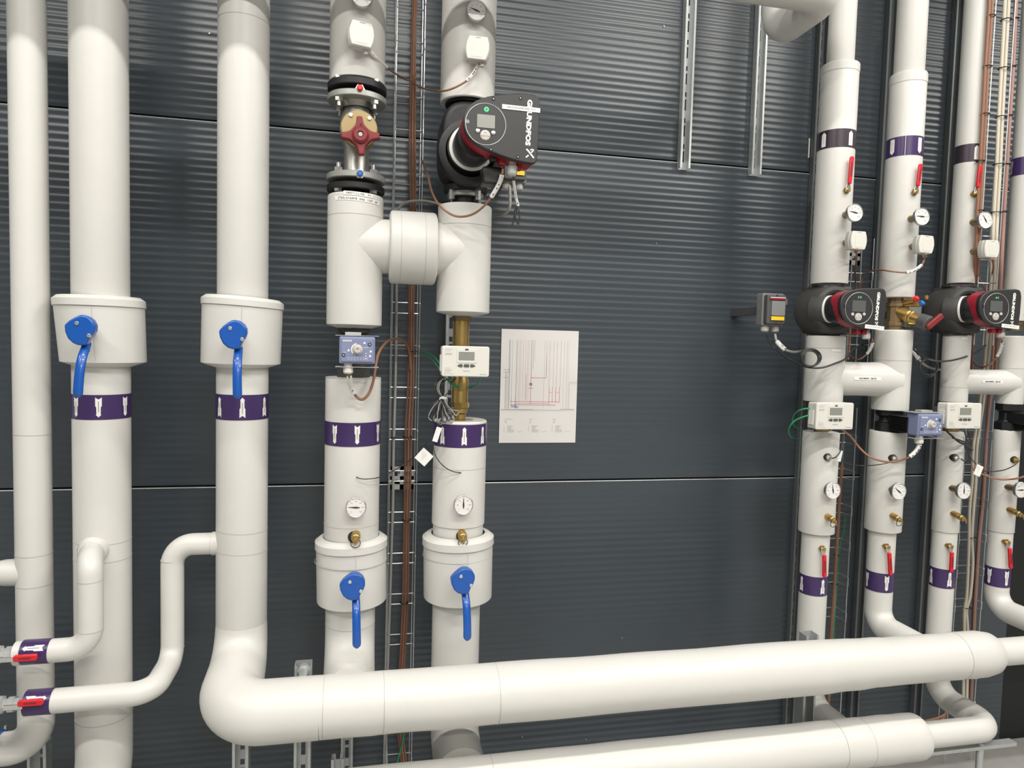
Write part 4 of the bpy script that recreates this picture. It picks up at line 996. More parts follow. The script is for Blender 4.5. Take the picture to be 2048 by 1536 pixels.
st_ = MB().box(((a_.x+b_.x)/2, yf-.0016, (a_.z+b_.z)/2), ((b_-a_).length, .0006, .0125), Matrix.Rotation(aa, 3, 'Y')).build('label_sticker', 'white', BP)
lettering('SIRKULASJONSPUMPE  93 M', .0068, 'lettering', 'ink', st_, ((a_.x+b_.x)/2, yf-.0021, (a_.z+b_.z)/2), (pi/2, aa, 0), ext=.0001)
c = W(1024.5, 341, .62)-base
MB().lathe((c.x, c.y, c.z+.018), (0, 0, -1), [(-.02, .011), (.006, .011), (.006, .0145), (.028, .0145), (.033, .010)], 10).build('cable_gland', 'plastg', BP, ang=25)
for dx, dz in ((-.055, .014), (-.03, .006), (.02, -.004)):
    MB().box((c.x+dx, c.y+.01, c.z+dz+.018), (.018, .03, .02)).build('gland_plug', 'red' if dx > -.05 else 'blackp', BP, bevel=.004)
MB().box((c.x-.05, c.y+.06, c.z-.01), (.06, .06, .05)).build('terminal_box', 'blackp', BP, bevel=.006)

# ---- isolator boxes
def isolator(loc, label, w=.076, h=.108):
    t = thing('safety_switch', label, 'switch box', loc, 'grey switch boxes')
    MB().prism(rrect(w+.012, h+.012, .006), .022, .062).build('back_case', 'grey', t, bevel=.003)
    MB().prism(rrect(w, h, .006), 0, .026).build('front_cover', 'dgrey', t, bevel=.004)
    MB().prism(rrect(w*.72, h*.5, .004, cz=.004, cx=.006), -.004, .001).build('switch_plate', 'grey', t, bevel=.001)
    MB().box((.002, -.0045, h*.36), (w*.82, .001, .007)).build('red_strip', 'red', t)
    MB().box((.002, -.0045, h*.40), (w*.82, .0012, .0025)).build('white_strip', 'white', t)
    MB().box((.004, -.0045, -h*.30), (w*.70, .001, .014)).build('yellow_label', 'yellow', t)
    MB().cyl((.0, .001, h*.47), (0, -.001, h*.47), .004, n=12).build('cover_screw', 'ink', t); MB().cyl((.0, .001, -h*.46), (0, -.001, -h*.46), .004, n=12).build('cover_screw', 'ink', t)
    for x in (-.022, .02): MB().lathe((x, .035, -h/2-.003), (0, 0, -1), [(0, .012), (.006, .012), (.006, .0145), (.02, .0145), (.024, .011)], 10).build('cable_gland', 'plastg', t, ang=25)
    MB().box((w/2+.018, .045, h*.30), (.030, .006, .022)).build('bracket_tab', 'grey', t)
    MB().box((0, .062+(-loc[1]-.062)/2, 0), (.03, -loc[1]-.062, .03)).build('wall_bracket', 'dgrey', t)
    return t
is1 = isolator(W(1553, 619, .30), 'grey switch box with a yellow label on the bare wall')
copy_thing(is1, W(1826, 628, .30), 'grey switch box half hidden behind the brass valve with a red handle')
copy_thing(is1, W(1031, 326, .30), 'grey switch box in the shade behind the big pump')

# ---- small pumps
SP = thing('circulation_pump', 'small black and red circulation pump with lit grey screen, first right-hand riser', 'pump', A7.P(W(1717, 617, .535).z), 'small circulation pumps')
base = SP.location; Yf = .535; yf = shift(SP, Yf); fc = W(1717.8, 616.6, Yf)-base; print('small pump', fc)
o = scr([(960, 150), (1000, 120), (1050, 100), (1120, 88), (1200, 84), (1340, 83), (1375, 92), (1392, 115), (1400, 170), (1388, 350), (1370, 480), (1362, 502), (1345, 512), (1280, 512), (1180, 500), (1110, 485), (1050, 462), (1005, 435), (970, 400), (942, 350), (930, 300), (930, 230), (940, 190)], 1500, 560, 5.12, Yf, base)
cc = (fc.x+.01, fc.z)
MB().prism(o, yf, yf+.010).build('front_cover', 'panel', SP, bevel=.003)
MB().prism(scaled(o, .98, cc), yf+.010, yf+.018).build('cover_rim', 'blackp', SP)
MB().prism(scaled(o, .97, cc), yf+.012, yf+.064).build('red_housing', 'red', SP, bevel=.003)
ax_ = V((-.42, 1, 0)).normalized(); c0 = V((fc.x-.014, yf+.048, fc.z))
MB().lathe(c0, ax_, [(-.02, .050), (.014, .051), (.030, .051), (.040, .049), (.046, .046), (.056, .045)], 44).build('motor_housing', 'blackp', SP)
MB().lathe(c0+ax_*.052, ax_, [(0, .0475), (.007, .0475)], 48).build('white_ring', 'white', SP)
MB().lathe(c0+ax_*.059, ax_, [(0, .044), (.012, .050), (.05, .052)], 44).build('motor_neck', 'shell', SP)
zt_, zb_ = A7.z(570, .07)-base.z, A7.z(668, .07)-base.z
MB().prism(rrect(.116, zt_-zb_, .012, cz=(zt_+zb_)/2, cx=.004), -.052, .075).build('pump_shell', 'shell', SP, bevel=.01)
ysf = -.035
MB().lathe((-.012, -.066, fc.z*.3), (0, 1, 0), [(.012, .056), (.004, .060), (0, .070), (.004, .082), (.014, .088), (.12, .088), (.14, .075)], 48).build('pump_shell', 'shell', SP)
MB().lathe((.0, 0, zt_-.004), (0, 0, 1), [(0, .050), (.004, .058), (.012, .058)], 10).build('top_collar', 'shell', SP, ang=20)
MB().lathe((.0, 0, zb_-.01), (0, 0, 1), [(0, .048), (.02, .048)], 10).build('bottom_collar', 'shell', SP, ang=20)
def FS(px, py): p = W(px, py, Yf)-base; return p.x, p.z
x, z = FS(1717.8, 616.6)
MB().ring((x, yf-.0004, z), (0, -1, 0), .053, .0008, 64).build('panel_ring', 'galv', SP)
a_, b_ = FS(1705, 600.5), FS(1730.5, 624)
MB().prism(rrect(b_[0]-a_[0], a_[1]-b_[1], .001, cx=(a_[0]+b_[0])/2, cz=(a_[1]+b_[1])/2), yf-.0012, yf).build('screen', 'lcdd', SP)
for px in (1717.3, 1721.5): x, z = FS(px, 594.5); MB().box((x, yf-.0006, z), (.0016, .0008, .006)).build('status_light', 'grnled', SP)
for px, py, r in ((1716.5, 634, .0135), (1705, 628.5, .0055), (1728, 628.5, .0055)):
    x, z = FS(px, py); MB().lathe((x, yf, z), (0, -1, 0), [(0, r), (.002, r*.95), (.003, r*.6), (.003, .001)], 24).build('button', 'knob', SP)
x, z = FS(1716.5, 634)
for dx, dz in ((0, .008), (0, -.008), (.008, 0), (-.008, 0), (0, 0)): MB().cyl((x+dx, yf-.002, z+dz), (x+dx, yf-.004, z+dz), .0028, n=10).build('button_key', 'plastg', SP)
x, z = FS(1690, 613); MB().box((x, yf-.0005, z), (.008, .001, .012)).build('cover_clip', 'blackp', SP)
brand(SP, 584, 641, (1757.5, 1752), Yf, yf, .0145, 7)
logo(SP, 1752.5, 648, .0065, Yf, yf)
a_, b_ = W(1729, 652.5, Yf)-base, W(1767, 657, Yf)-base; aa = atan2(a_.z-b_.z, b_.x-a_.x)
st_ = MB().box(((a_.x+b_.x)/2, yf-.0025, (a_.z+b_.z)/2), ((b_-a_).length, .0008, .013), Matrix.Rotation(aa, 3, 'Y')).build('label_sticker', 'white', SP)
lettering('RADIATORPUMPE 93', .0062, 'lettering', 'inkg', st_, ((a_.x+b_.x)/2, yf-.0031, (a_.z+b_.z)/2), (pi/2, aa, 0), ext=.0001)
for px in (1725, 1738): x, z = FS(px, 664); MB().box((x, yf+.03, z), (.016, .024, .016)).build('gland_plug', 'red', SP, bevel=.003)
x, z = FS(1745, 668); MB().lathe((x, yf+.03, z+.012), (0, 0, -1), [(0, .010), (.008, .010), (.008, .0135), (.026, .0135), (.030, .009)], 10).build('cable_gland', 'plastg', SP, ang=25)
sp2 = copy_thing(SP, A9.P(W(1992, 617, .535).z)+V((W(1992.5, 617.5, .535).x-A9.X-fc.x, 0, 0)), 'small black and red circulation pump with unlit screen, third right-hand riser')

# ---- brass balancing valves with side handle
def stad(loc, label, part=False):
    t = thing('brass_valve', label, 'valve', loc)
    MB().lathe((0, 0, -.065), (0, 0, 1), [(0, .026), (.02, .028), (.022, .034), (.034, .034), (.036, .028), (.09, .028), (.092, .034), (.104, .034), (.106, .028), (.13, .026)], 10).build('valve_body', 'brassd', t, ang=20)
    d = V((.35, -1, -.42)).normalized()
    MB().lathe((0, 0, .012), d, [(0, .024), (.05, .023), (.052, .020), (.056, .023), (.060, .020), (.066, .023), (.07, .019), (.11, .018)], 28).build('bonnet', 'brass', t, ang=20)
    e = V((0, 0, .012))+d*.10
    MB().lathe(e, d, [(0, .026), (.03, .028), (.034, .024)], 24).build('hand_knob', 'dgrey', t)
    MB().box(e+d*.038+V((.018, 0, .010)), (.075, .014, .022), Matrix.Rotation(radians(-38), 3, 'Y')).build('red_handle', 'redh', t, bevel=.004)
    for k, mt in ((0, 'redb'), (1, 'bluecap')):
        c = V((.022+.026*k, -.065, .050-.016*k)); MB().cyl((.0, 0, .035), c, .009, n=12).build('test_point', 'brass', t)
        MB().lathe(c, V((.3, -.7, .5)), [(0, .010), (.012, .010), (.015, .007)], 10).build('test_cap', mt, t)
    MB().cyl((.060, -.08, .052), (.060, -.08, .066), .006, n=12).build('brass_nipple', 'brass', t)
    return t
s8 = stad(A8.P(A8.z(627, .05)), 'brass balancing valve with red handle and red and blue caps')
stad(A10.P(A10.z(627, .05)), 'brass balancing valve cut by the right picture edge')

# ==================================================================== PART 4 : trays, rails, cables, paper
def xat(px, py, Y): return W(px, py, Y).x
def zat(px, py, Y): return W(px, py, Y).z
def tray(label, xl, xr, z0, z1, period, gap, zref, Yb=.05, Yf=.085, hair=True, bracket=None, standoff=0):
    t = thing('cable_tray', label, 'cable tray', ((xl+xr)/2, -Yb, z0), 'wire mesh cable trays')
    o = t.location; wr = .0019
    for nm, x, y in (('side_wire', xl, -Yf), ('side_wire', xr, -Yf), ('base_wire', xl+.006, -Yb+.002), ('base_wire', xr-.006, -Yb+.002)):
        MB().cyl((x, y, z0), (x, y, z1), wr, n=8).build(nm, 'wire', t, world=True)
    z = zref
    while z-period > z0: z -= period
    while z < z1-.01:
        if hair:
            a = z; b = z-gap
            pts = fillet([V((xl, -Yf-.003, a)), V((xl, -Yb, a)), V((xr, -Yb, a)), V((xr, -Yf-.003, a)), V((xr, -Yf-.003, b)), V((xr, -Yb, b)), V((xl, -Yb, b)), V((xl, -Yf-.003, b))], .004, 3)
            if b > z0: MB().tube(pts, wr*1.05, 8, closed=True).build('rung', 'wire', t, world=True)
        else:
            MB().tube(fillet([V((xl, -Yf, z)), V((xl, -Yb, z)), V((xr, -Yb, z)), V((xr, -Yf, z))], .005, 3), wr*1.05, 8).build('rung', 'wire', t, world=True)
        z += period
    for zb in ((z0+.1, z1-.3) if standoff else ()):
        MB().box(((xl+xr)/2, -standoff/2, zb), (.03, standoff-.004, .03)).box(((xl+xr)/2, -standoff+.004, zb), (xr-xl, .004, .03)).build('wall_bracket', 'dgrey', t, world=True)
    for zb in (bracket or []):
        w = xr-xl-.012; mb = MB(); x0 = xl+.006
        for (a, b, c, d) in ((0, 1, 0, .22), (0, 1, .42, .58), (0, 1, .80, 1), (0, .15, 0, 1), (.42, .58, 0, 1), (.85, 1, 0, 1)):
            mb.box((x0+w*(a+b)/2, -Yb+.012, zb+.085*((c+d)/2-.5)), (w*(b-a), .004, .085*(d-c)))
        mb.box((x0+w/2, -Yb/2+.006, zb), (.03, Yb-.012, .03))
        mb.build('wall_bracket', 'galv', t, world=True)
    return t
xl1, xr1 = xat(781, 700, .085), xat(838, 700, .085)
tray('wire mesh cable tray between the fourth and fifth risers, full of brown cables', xl1, xr1, 0, TOP, zat(810, 775, .06)-zat(810, 859, .06), zat(810, 775, .06)-zat(810, 796, .06), zat(810, 775, .06), bracket=[zat(800, 957, .05), zat(800, -60, .05)])
xl2, xr2 = xat(1640, 1000, .06), xat(1704, 1000, .11)
tray('wire mesh cable tray behind the first right-hand riser, lower length', xl2, xr2, 0, zat(1712, 815, .1), zat(1700, 1008, .08)-zat(1700, 1078, .08), zat(1700, 950, .08)-zat(1700, 968, .08), zat(1700, 1010, .08), .05, .11)
tray('short wire mesh cable tray between the first and second right-hand risers', xat(1685, 560, .06), xat(1744, 560, .11), zat(1744, 745, .1), zat(1749, 478, .1), .13, zat(1740, 480, .1)-zat(1740, 498, .1), zat(1740, 480, .1), .05, .11, bracket=[zat(1715, 508, .06)])
xl3 = xat(1977, 240, .40)
xr3 = xat(2026, 80, .40)
per = zat(1990, 41, .37)-zat(1988, 90, .37)
tray('tall wire mesh cable tray at the right, crossed by beige and brown cables', xl3, xr3, zat(1950, 690, .37), TOP, per, .02, zat(1990, 137, .37), .365, .40, hair=False, standoff=.365)
tray('lower wire mesh cable tray at the right, behind the long beige cables', xat(1918, 1075, .10), xat(1971, 1075, .10), 0, zat(1955, 800, .08), zat(1940, 1066, .07)-zat(1940, 1133, .07), zat(1940, 1066, .07)-zat(1940, 1082, .07), zat(1940, 1066, .07), .05, .10)

# ---- slotted channel rails
def channel(label, x, Yb, z0, z1, w=.041, d=.024, slots=True, mt='galv', name='mounting_rail', group='slotted wall rails', foot=None, off=0):
    t = thing(name, label, 'rail', (x, -Yb, z0), group)
    H = z1-z0; mb = MB()
    # back plate with real slots, standing at y=0, sides reaching forward
    per = .10; sl = .042; sw = .013; z = 0
    if slots:
        mb.box((-(w/4+sw/4), 0, H/2), ((w-sw)/2, .0025, H)); mb.box(((w/4+sw/4), 0, H/2), ((w-sw)/2, .0025, H))
        while z < H:
            a, b = z, min(z+per-sl-.016-.012, H); mb.box((0, 0, (a+b)/2), (sw, .0025, b-a))
            a2 = z+per-.016-.006; 
            if a2 < H:
                pass
            a3, b3 = z+per-sl-.028+sl, min(z+per-sl-.028+sl+.010, H)
            if a3 < H: mb.box((0, 0, (a3+b3)/2), (sw, .0025, b3-a3))
            z += per
    else: mb.box((0, 0, H/2), (w, .0025, H))
    mb.build('back_plate', mt, t, flat=True)
    for s_ in (-1, 1):
        MB().box((s_*w/2, -d/2, H/2), (.0025, d, H)).box((s_*(w/2-.0035), -d, H/2), (.007, .0025, H)).build('side_flange', mt, t, flat=True)
    return t
xa = xat(1370, 335, .0); zA_ = zat(1370, 338, .02)
channel('slotted steel rail hanging down the bare wall from the top edge, left one', xat(1369, 300, .02), .003, zA_, TOP, d=.029)
channel('slotted steel rail hanging from behind the top right pipe, ending over the joint', xat(1511, 320, .02), .003, zat(1511, 350, .02), TOP, d=.029)
for px, lb in ((1590, 'tall slotted wall rail seen left of the first right-hand riser'), (1720, 'tall slotted wall rail seen left of the second right-hand riser'), (1847, 'tall slotted wall rail seen left of the third right-hand riser')):
    channel(lb, xat(px, 1250, .03), .003, 0, TOP, mt='railg')
channel('slotted wall rail behind the brass tube of the fifth riser', xat(903, 660, .02), .003, 0.02, zat(903, 560, .02))
channel('slotted wall rail below the upper header, behind the fourth riser', xat(694, 1490, .01), .003, 0, zat(694, 1300, .02))
channel('slotted steel post behind the left end of the upper header, top edge showing', xat(608, 1345, .46), .46, 0, zat(608, 1332, .5), .046, .041, group='floor posts behind the headers')
channel('slotted steel post behind the upper header, near the first right-hand riser', xat(1603, 1270, .48), .50, 0, zat(1603, 1262, .5), .046, .041, group='floor posts behind the headers')
channel('slotted steel post low under the elbow of the third riser', xat(485, 1510, .40), .40, 0, zat(485, 1440, .4), .044, .041, group='floor posts behind the headers')
channel('slotted steel post at the bottom left corner, beneath the slim pipe elbow', xat(85, 1510, .24), .24, 0, zat(85, 1475, .24), .05, .041, group='floor posts behind the headers')
channel('short steel post at the bottom edge, left of the fourth riser rail', xat(676, 1520, .50), .50, 0, zat(676, 1507, .5), .036, .03, group='floor posts behind the headers')
# pipe clamp between post and upper header, near left end
t = thing('pipe_clamp', 'steel pipe clamp holding the upper header to its left post', 'pipe clamp', (xat(608, 1360, .5), -.52, zHm+.06))
MB().cyl((0, .03, .0), (0, -.05, 0), .012).build('stud', 'galv', t); MB().lathe((0, .015, 0), (0, -1, 0), [(0, .018), (.012, .018)], 6).build('nut', 'galv', t)
# leg and rail under the lower header at right
t = thing('pipe_support', 'light grey round steel leg beneath the lower pipe at the bottom right', 'support', (xat(1960, 1500, YL), -YL, 0))
zl_ = zL-rthL*.9
MB().cyl((0, 0, 0), (0, 0, zl_), .0115).build('leg', 'galv', t); MB().cyl((0, 0, 0), (0, 0, .006), .04).build('foot_plate', 'galv', t)
MB().box((-.07, .0, zl_-.012), (.42, .03, .012)).build('cross_bar', 'galv', t)

# ---- cables
def cable(label, pts, r, mt, group=None, markers=(), name='cable', sm=10, closed=False):
    P = smooth([W(*p) for p in pts], sm); t = thing(name, label, 'cable', P[0], group)
    MB().tube(P, r, 10).build('sheath', mt, t, world=True)
    for a, b in markers:
        i0, i1 = int(a*(len(P)-1)), int(b*(len(P)-1)); Q = P[i0:i1+1]
        k = MB().tube(Q, r*1.9, 8).build('marker_tag', 'white', t, world=True)
        n_ = len(Q)
        for f in (.12, .38, .5, .62, .88):
            j = min(n_-2, max(0, int(f*(n_-1)))); c_ = Q[j]+V((0, -r*1.9, 0)); d_ = (Q[j+1]-Q[j]).normalized()
            MB().cyl(c_-d_*.002, c_+d_*.002, r*.5, n=6).build('marker_print', 'ink', k, world=True)
    return t
g1 = 'brown cables in the left tray'
for k, (dx, y) in enumerate(((-4.2, .062), (.3, .074), (4.4, .062))):
    lb = ['brown cable in the left tray, leftmost of three', 'brown cable in the left tray, middle of three', 'brown cable in the left tray, rightmost of three'][k]
    cable(lb, [(831+dx*.8, -60, y), (827+dx*.7, 80, y), (825.5+dx, 190, y), (824.5+dx*1.2, 300, y), (826+dx, 420, y), (823.5+dx, 520, y), (822+dx, 650, y), (821.5+dx*1.2, 760, y), (817+dx*1.3, 860, y), (815.5+dx*1.2, 960, y), (812.5+dx, 1060, y), (811+dx*1.1, 1180, y), (806+dx, 1290, y), (800+dx, 1400, y), (799+dx, 1450, y), (808+dx, 1536, y), (806, 1600, y)], .0038, 'brown', g1)
cable('pale grey cable running down the left tray from an arch behind the bridge', [(1019, 372, .36), (1020, 395, .37), (1019, 415, .37), (1010, 427, .34), (988, 432, .26), (950, 428, .20), (900, 414, .16), (850, 402, .12), (815, 404, .10), (798, 416, .09), (793, 440, .08), (793, 570, .07), (792, 700, .07), (790, 800, .07), (787, 900, .07), (786, 1000, .07), (783, 1100, .07), (780, 1200, .07), (777, 1290, .07), (772, 1450, .07), (775, 1600, .07)], .0048, 'greyc')
cable('brown cable from the top left sensor box, looping into the left tray', [(735, 92, .485), (741, 103, .45), (752, 115, .43), (768, 130, .38), (785, 143, .30), (800, 153, .22), (815, 160, .14), (826, 158, .10), (833, 147, .085)], .0030, 'brown', None, [(.10, .42)])
cable('brown cable from the top right sensor box, looping across the left tray', [(960, 122, .485), (954, 135, .475), (943, 152, .47), (930, 164, .465), (905, 177, .46), (884, 182, .42), (860, 180, .26), (838, 173, .12), (825, 165, .08)], .0030, 'brown', None, [(.05, .36)])
cable('brown cable looping from the left tray up to the big pump', [(845, 322, .09), (856, 352, .20), (864, 384, .34), (880, 412, .45), (905, 430, .48), (928, 433, .50), (950, 426, .53), (970, 410, .56), (984, 392, .58), (998, 368, .60), (1004, 350, .62), (1006, 338, .62)], .0034, 'brown', None, [(.72, .91)])
cable('brown cable looping from the left actuator into the left tray', [(697, 742, .545), (699, 757, .53), (703, 775, .50), (712, 792, .48), (724, 799, .48), (737, 788, .48), (746, 765, .47), (751, 735, .44), (756, 710, .40), (766, 692, .34), (780, 680, .26), (797, 678, .18), (812, 688, .12), (819, 708, .09), (821, 740, .08)], .0042, 'brown', None, [(.05, .19)])
for k, d in enumerate((0, 1)):
    cable(['green cable arching from the left tray to the white meter, upper one', 'green cable arching from the left tray to the white meter, lower one'][k],
          [(838, 703+5*d, .08), (850, 704+6*d, .14), (866, 712+9*d, .24), (880, 728+12*d, .34), (893, 748+10*d, .42), (903, 763+5*d, .43), (915, 772+3*d, .40), (935, 775, .33), (952, 770, .38), (962, 755, .42), (964, 745, .43)], .0022, 'green', 'green meter cables at the brass tube')
# bundled black lead under the meter
t = thing('coiled_lead', 'bundle of coiled black lead tied below the white meter', 'cable', W(888, 798, .45))
rnd = random.Random(3)
for i, (ax, az, bx) in enumerate(((860, 838, -1), (856, 830, -1), (868, 842, -1), (878, 846, -1), (894, 838, 1), (902, 836, 1), (908, 828, 1), (886, 842, 0), (874, 834, -1), (899, 842, 1))):
    Yk = .44+.012*rnd.random()
    P = smooth([W(884, 797, Yk), W((884+ax)/2-4, (797+az)/2-6, Yk+.008), W(ax-3, az-5, Yk), W(ax+4, az+3, Yk-.004), W(ax+9, az-6, Yk-.006), W((886+ax)/2+3, (800+az)/2+4, Yk), W(886, 799, Yk)], 6)
    MB().tube(P, .0017, 7).build('lead_loop', 'greyc' if i % 3 == 0 else 'blk', t, world=True)
for i, ax in enumerate((872, 880, 887, 896, 902, 877)):
    Yk = .44+.01*rnd.random(); P = smooth([W(885, 797, Yk), W(ax-2, 780, Yk+.004), W(ax, 766, Yk), W(ax+6+i, 757, Yk-.02)], 6)
    MB().tube(P, .0017, 7).build('lead_loop', 'greyc' if i % 2 else 'blk', t, world=True)
MB().ring(W(885, 797, .447), (.35, .1, 1), .0085, .0022, 18).build('tie', 'white', t, world=True); MB().tube(smooth([W(879, 799, .46), W(885, 794, .465), W(893, 797, .46)], 4), .0018, 6).build('tie', 'white', t, world=True)
def tagcard(label, px, py, Y, size, rot, two=False):
    t = thing('paper_tag', label, 'tag', W(px, py, Y), None, rot=(0, radians(rot), 0))
    MB().box((0, 0, 0), (size[0], .0012, size[1])).build('card', 'white', t)
    mb = MB()
    for i in range(4): mb.box((-.006+.002*i, -.0009, .010-.006*i), (size[0]*.45-.004*i, .0004, .0012))
    mb.build('print', 'inkl', t, flat=True)
    return t
cable('thin black probe lead from the coil across the tray to the fourth riser', [(886, 830, .44), (880, 850, .45), (870, 868, .45), (855, 885, .43), (838, 905, .38), (815, 924, .34), (790, 940, .36), (760, 954, .43), (735, 958, .455), (720, 957, .455), (713, 954, .445)], .0016, 'blk')
cable('thin black probe lead curving from the coil to the fifth riser', [(884, 835, .45), (876, 850, .46), (869, 870, .46), (867, 895, .46), (873, 915, .46), (887, 932, .46), (903, 942, .455), (917, 945, .45), (926, 946, .44)], .0016, 'blk')
tagcard('white square tag hanging on a black lead before the left tray', 848, 914, .44, (.042, .042), 42)
tagcard('small white tag leaning against the purple band of the fifth riser', 874, 869, .475, (.016, .046), 17)
# right hand cables
cable('brown cable dropping from the first right-hand sensor box', [(1714, 498, .51), (1713, 515, .45), (1712, 530, .35), (1710, 545, .22), (1711, 560, .12), (1712, 580, .09), (1712, 600, .09)], .0034, 'brown')
cable('brown cable looping left from the second right-hand sensor box', [(1852, 508, .49), (1848, 520, .47), (1843, 530, .48), (1828, 541, .47), (1812, 545, .465), (1785, 543, .46), (1762, 540, .40), (1742, 542, .22), (1728, 550, .12), (1722, 566, .10), (1718, 590, .09)], .0030, 'brown', None, [(.20, .40)])
cable('black cable from the wall switch box, drooping past the first right-hand riser', [(1534, 668, .27), (1538, 682, .27), (1550, 697, .28), (1572, 714, .34), (1595, 727, .42), (1620, 735, .46), (1645, 735, .47), (1670, 727, .46), (1692, 717, .42), (1705, 700, .34), (1722, 690, .28), (1738, 685, .34)], .0036, 'blk')
cable('pale cable from the wall switch box, ending behind the first right-hand riser', [(1550, 668, .27), (1553, 681, .28), (1562, 692, .30), (1572, 700, .31), (1588, 704, .30), (1605, 702, .26), (1625, 700, .18), (1650, 702, .10)], .0046, 'greyc', None, [(.18, .40)])
t = thing('cable_coil', 'coil of black cable hanging before the first right-hand riser', 'cable', W(1620, 716, .46))
for k, (cx, cy, rx, ry) in enumerate(((1619, 716, 19, 18), (1622, 715, 20, 17), (1620, 717, 16.5, 15.5))):
    P = [W(cx+rx*cos(2*pi*i/28), cy+ry*sin(2*pi*i/28), .455+.006*k) for i in range(28)]
    MB().tube(P, .0030, 8, closed=True).build('loop', 'blk', t, world=True)
cable('green cable loop left of the first right-hand meter, upper arc', [(1632, 819, .46), (1615, 817, .46), (1598, 821, .44), (1588, 830, .40), (1585, 843, .36), (1592, 855, .30), (1606, 861, .22), (1625, 862, .14)], .0026, 'green', 'green meter cables at the right')
cable('green cable loop left of the first right-hand meter, lower arc', [(1632, 828, .46), (1612, 832, .46), (1592, 840, .44), (1580, 852, .42), (1577, 865, .38), (1584, 875, .32), (1600, 878, .22), (1620, 876, .14)], .0028, 'green', 'green meter cables at the right')
cable('brown cable sagging from the first right-hand meter to the actuator', [(1683, 858, .46), (1690, 864, .45), (1702, 874, .42), (1716, 892, .42), (1732, 908, .44), (1752, 919, .46), (1778, 924, .47), (1800, 921, .48), (1818, 914, .50), (1832, 902, .51), (1839, 890, .515), (1842, 878, .515)], .0038, 'brown', None, [(.74, .92)])
cable('thin black probe lead sagging to the second right-hand riser', [(1683, 920, .40), (1700, 929, .38), (1725, 931, .38), (1752, 930, .42), (1775, 926, .445), (1794, 920, .45)], .0018, 'blk')
cable('short black probe lead entering the first right-hand riser', [(1684, 868, .44), (1685, 885, .45), (1681, 902, .46), (1672, 914, .465), (1664, 917, .455)], .0022, 'blk')
tagcard('crumpled white tag at the right side of the first right-hand riser', 1680, 912, .44, (.014, .040), 10)
for k, (px, py, A_, lb) in enumerate(((1662, 916, A7, 'small steel probe fitting on the first right-hand riser'), (1794, 918, A8, 'small steel probe fitting on the second right-hand riser'), (1918, 917, A9, 'small steel probe fitting on the third right-hand riser'), (2037, 921, A10, 'small brass probe fitting on the last riser at the right edge'))):
    t = thing('probe_fitting', lb, 'fitting', W(px, py, A_.surf(px-3, py, (r7l, r8l, r9l, r10l)[k])+.018), 'probe fittings on the right-hand risers')
    MB().lathe((0, 0, 0), (0, 1, 0), [(0, .004), (.004, .006), (.008, .006), (.008, .0115), (.02, .0115), (.02, .008), (.06, .008)], 6).build('hex_nut', 'brass' if k == 3 else 'bolt', t, ang=20)
    MB().lathe((0, .0155, 0), (0, 1, 0), [(0, .0135), (.03, .0135)], 20).build('cutout', 'recess', t)
for px, lb in ((712, 955), (926, 945)):
    pass
cable('brown cable running down beside the first right-hand riser', [(1684, 930, .09), (1682, 960, .09), (1677, 1030, .09), (1673, 1100, .09), (1669, 1170, .09), (1663, 1250, .09), (1660, 1320, .09), (1655, 1450, .09)], .0066, 'brown')
cable('thin green and yellow cable beside the brown one, first right-hand riser', [(1690, 1030, .08), (1688, 1060, .08), (1680, 1090, .08), (1676, 1140, .08), (1672, 1200, .08), (1666, 1300, .08)], .0022, 'green')
cable('brown cable falling from the first right-hand pump area into the tray', [(1700, 640, .09), (1700, 675, .09), (1698, 700, .10), (1696, 720, .12)], .0045, 'brown')
cable('marked cable from the gland of the first small pump', [(1745, 678, .47), (1744, 690, .46), (1738, 702, .44), (1730, 711, .42), (1718, 718, .38), (1706, 716, .30), (1698, 708, .2)], .0030, 'brown', None, [(.12, .42)])
cable('marked cable from the gland of the second small pump', [(2004, 680, .47), (2003, 692, .46), (1998, 706, .44), (1990, 718, .42), (1978, 730, .38), (1962, 734, .30), (1950, 726, .2), (1943, 712, .14)], .0030, 'brown', None, [(.08, .36)])
cable('black cable from the half hidden switch box towards the third right-hand riser', [(1812, 672, .27), (1822, 692, .30), (1835, 706, .36), (1850, 716, .42), (1870, 722, .45), (1895, 722, .46), (1920, 717, .45), (1945, 708, .36), (1962, 698, .30), (1972, 690, .3)], .0034, 'blk')
cable('pale cable from the half hidden switch box, tucked behind a rail', [(1824, 696, .28), (1833, 712, .29), (1843, 725, .30), (1856, 734, .28), (1872, 739, .22), (1890, 740, .14)], .0046, 'greyc', None, [(.05, .30)])
t = thing('cable_coil', 'coil of black cable hanging left of the third right-hand riser', 'cable', W(1856, 735, .40))
for k, (cx, cy, rx, ry) in enumerate(((1856, 736, 17, 18), (1858, 734, 18, 16))):
    P = [W(cx+rx*cos(2*pi*i/28), cy+ry*sin(2*pi*i/28), .40+.006*k) for i in range(28)]
    MB().tube(P, .0028, 8, closed=True).build('loop', 'blk', t, world=True)
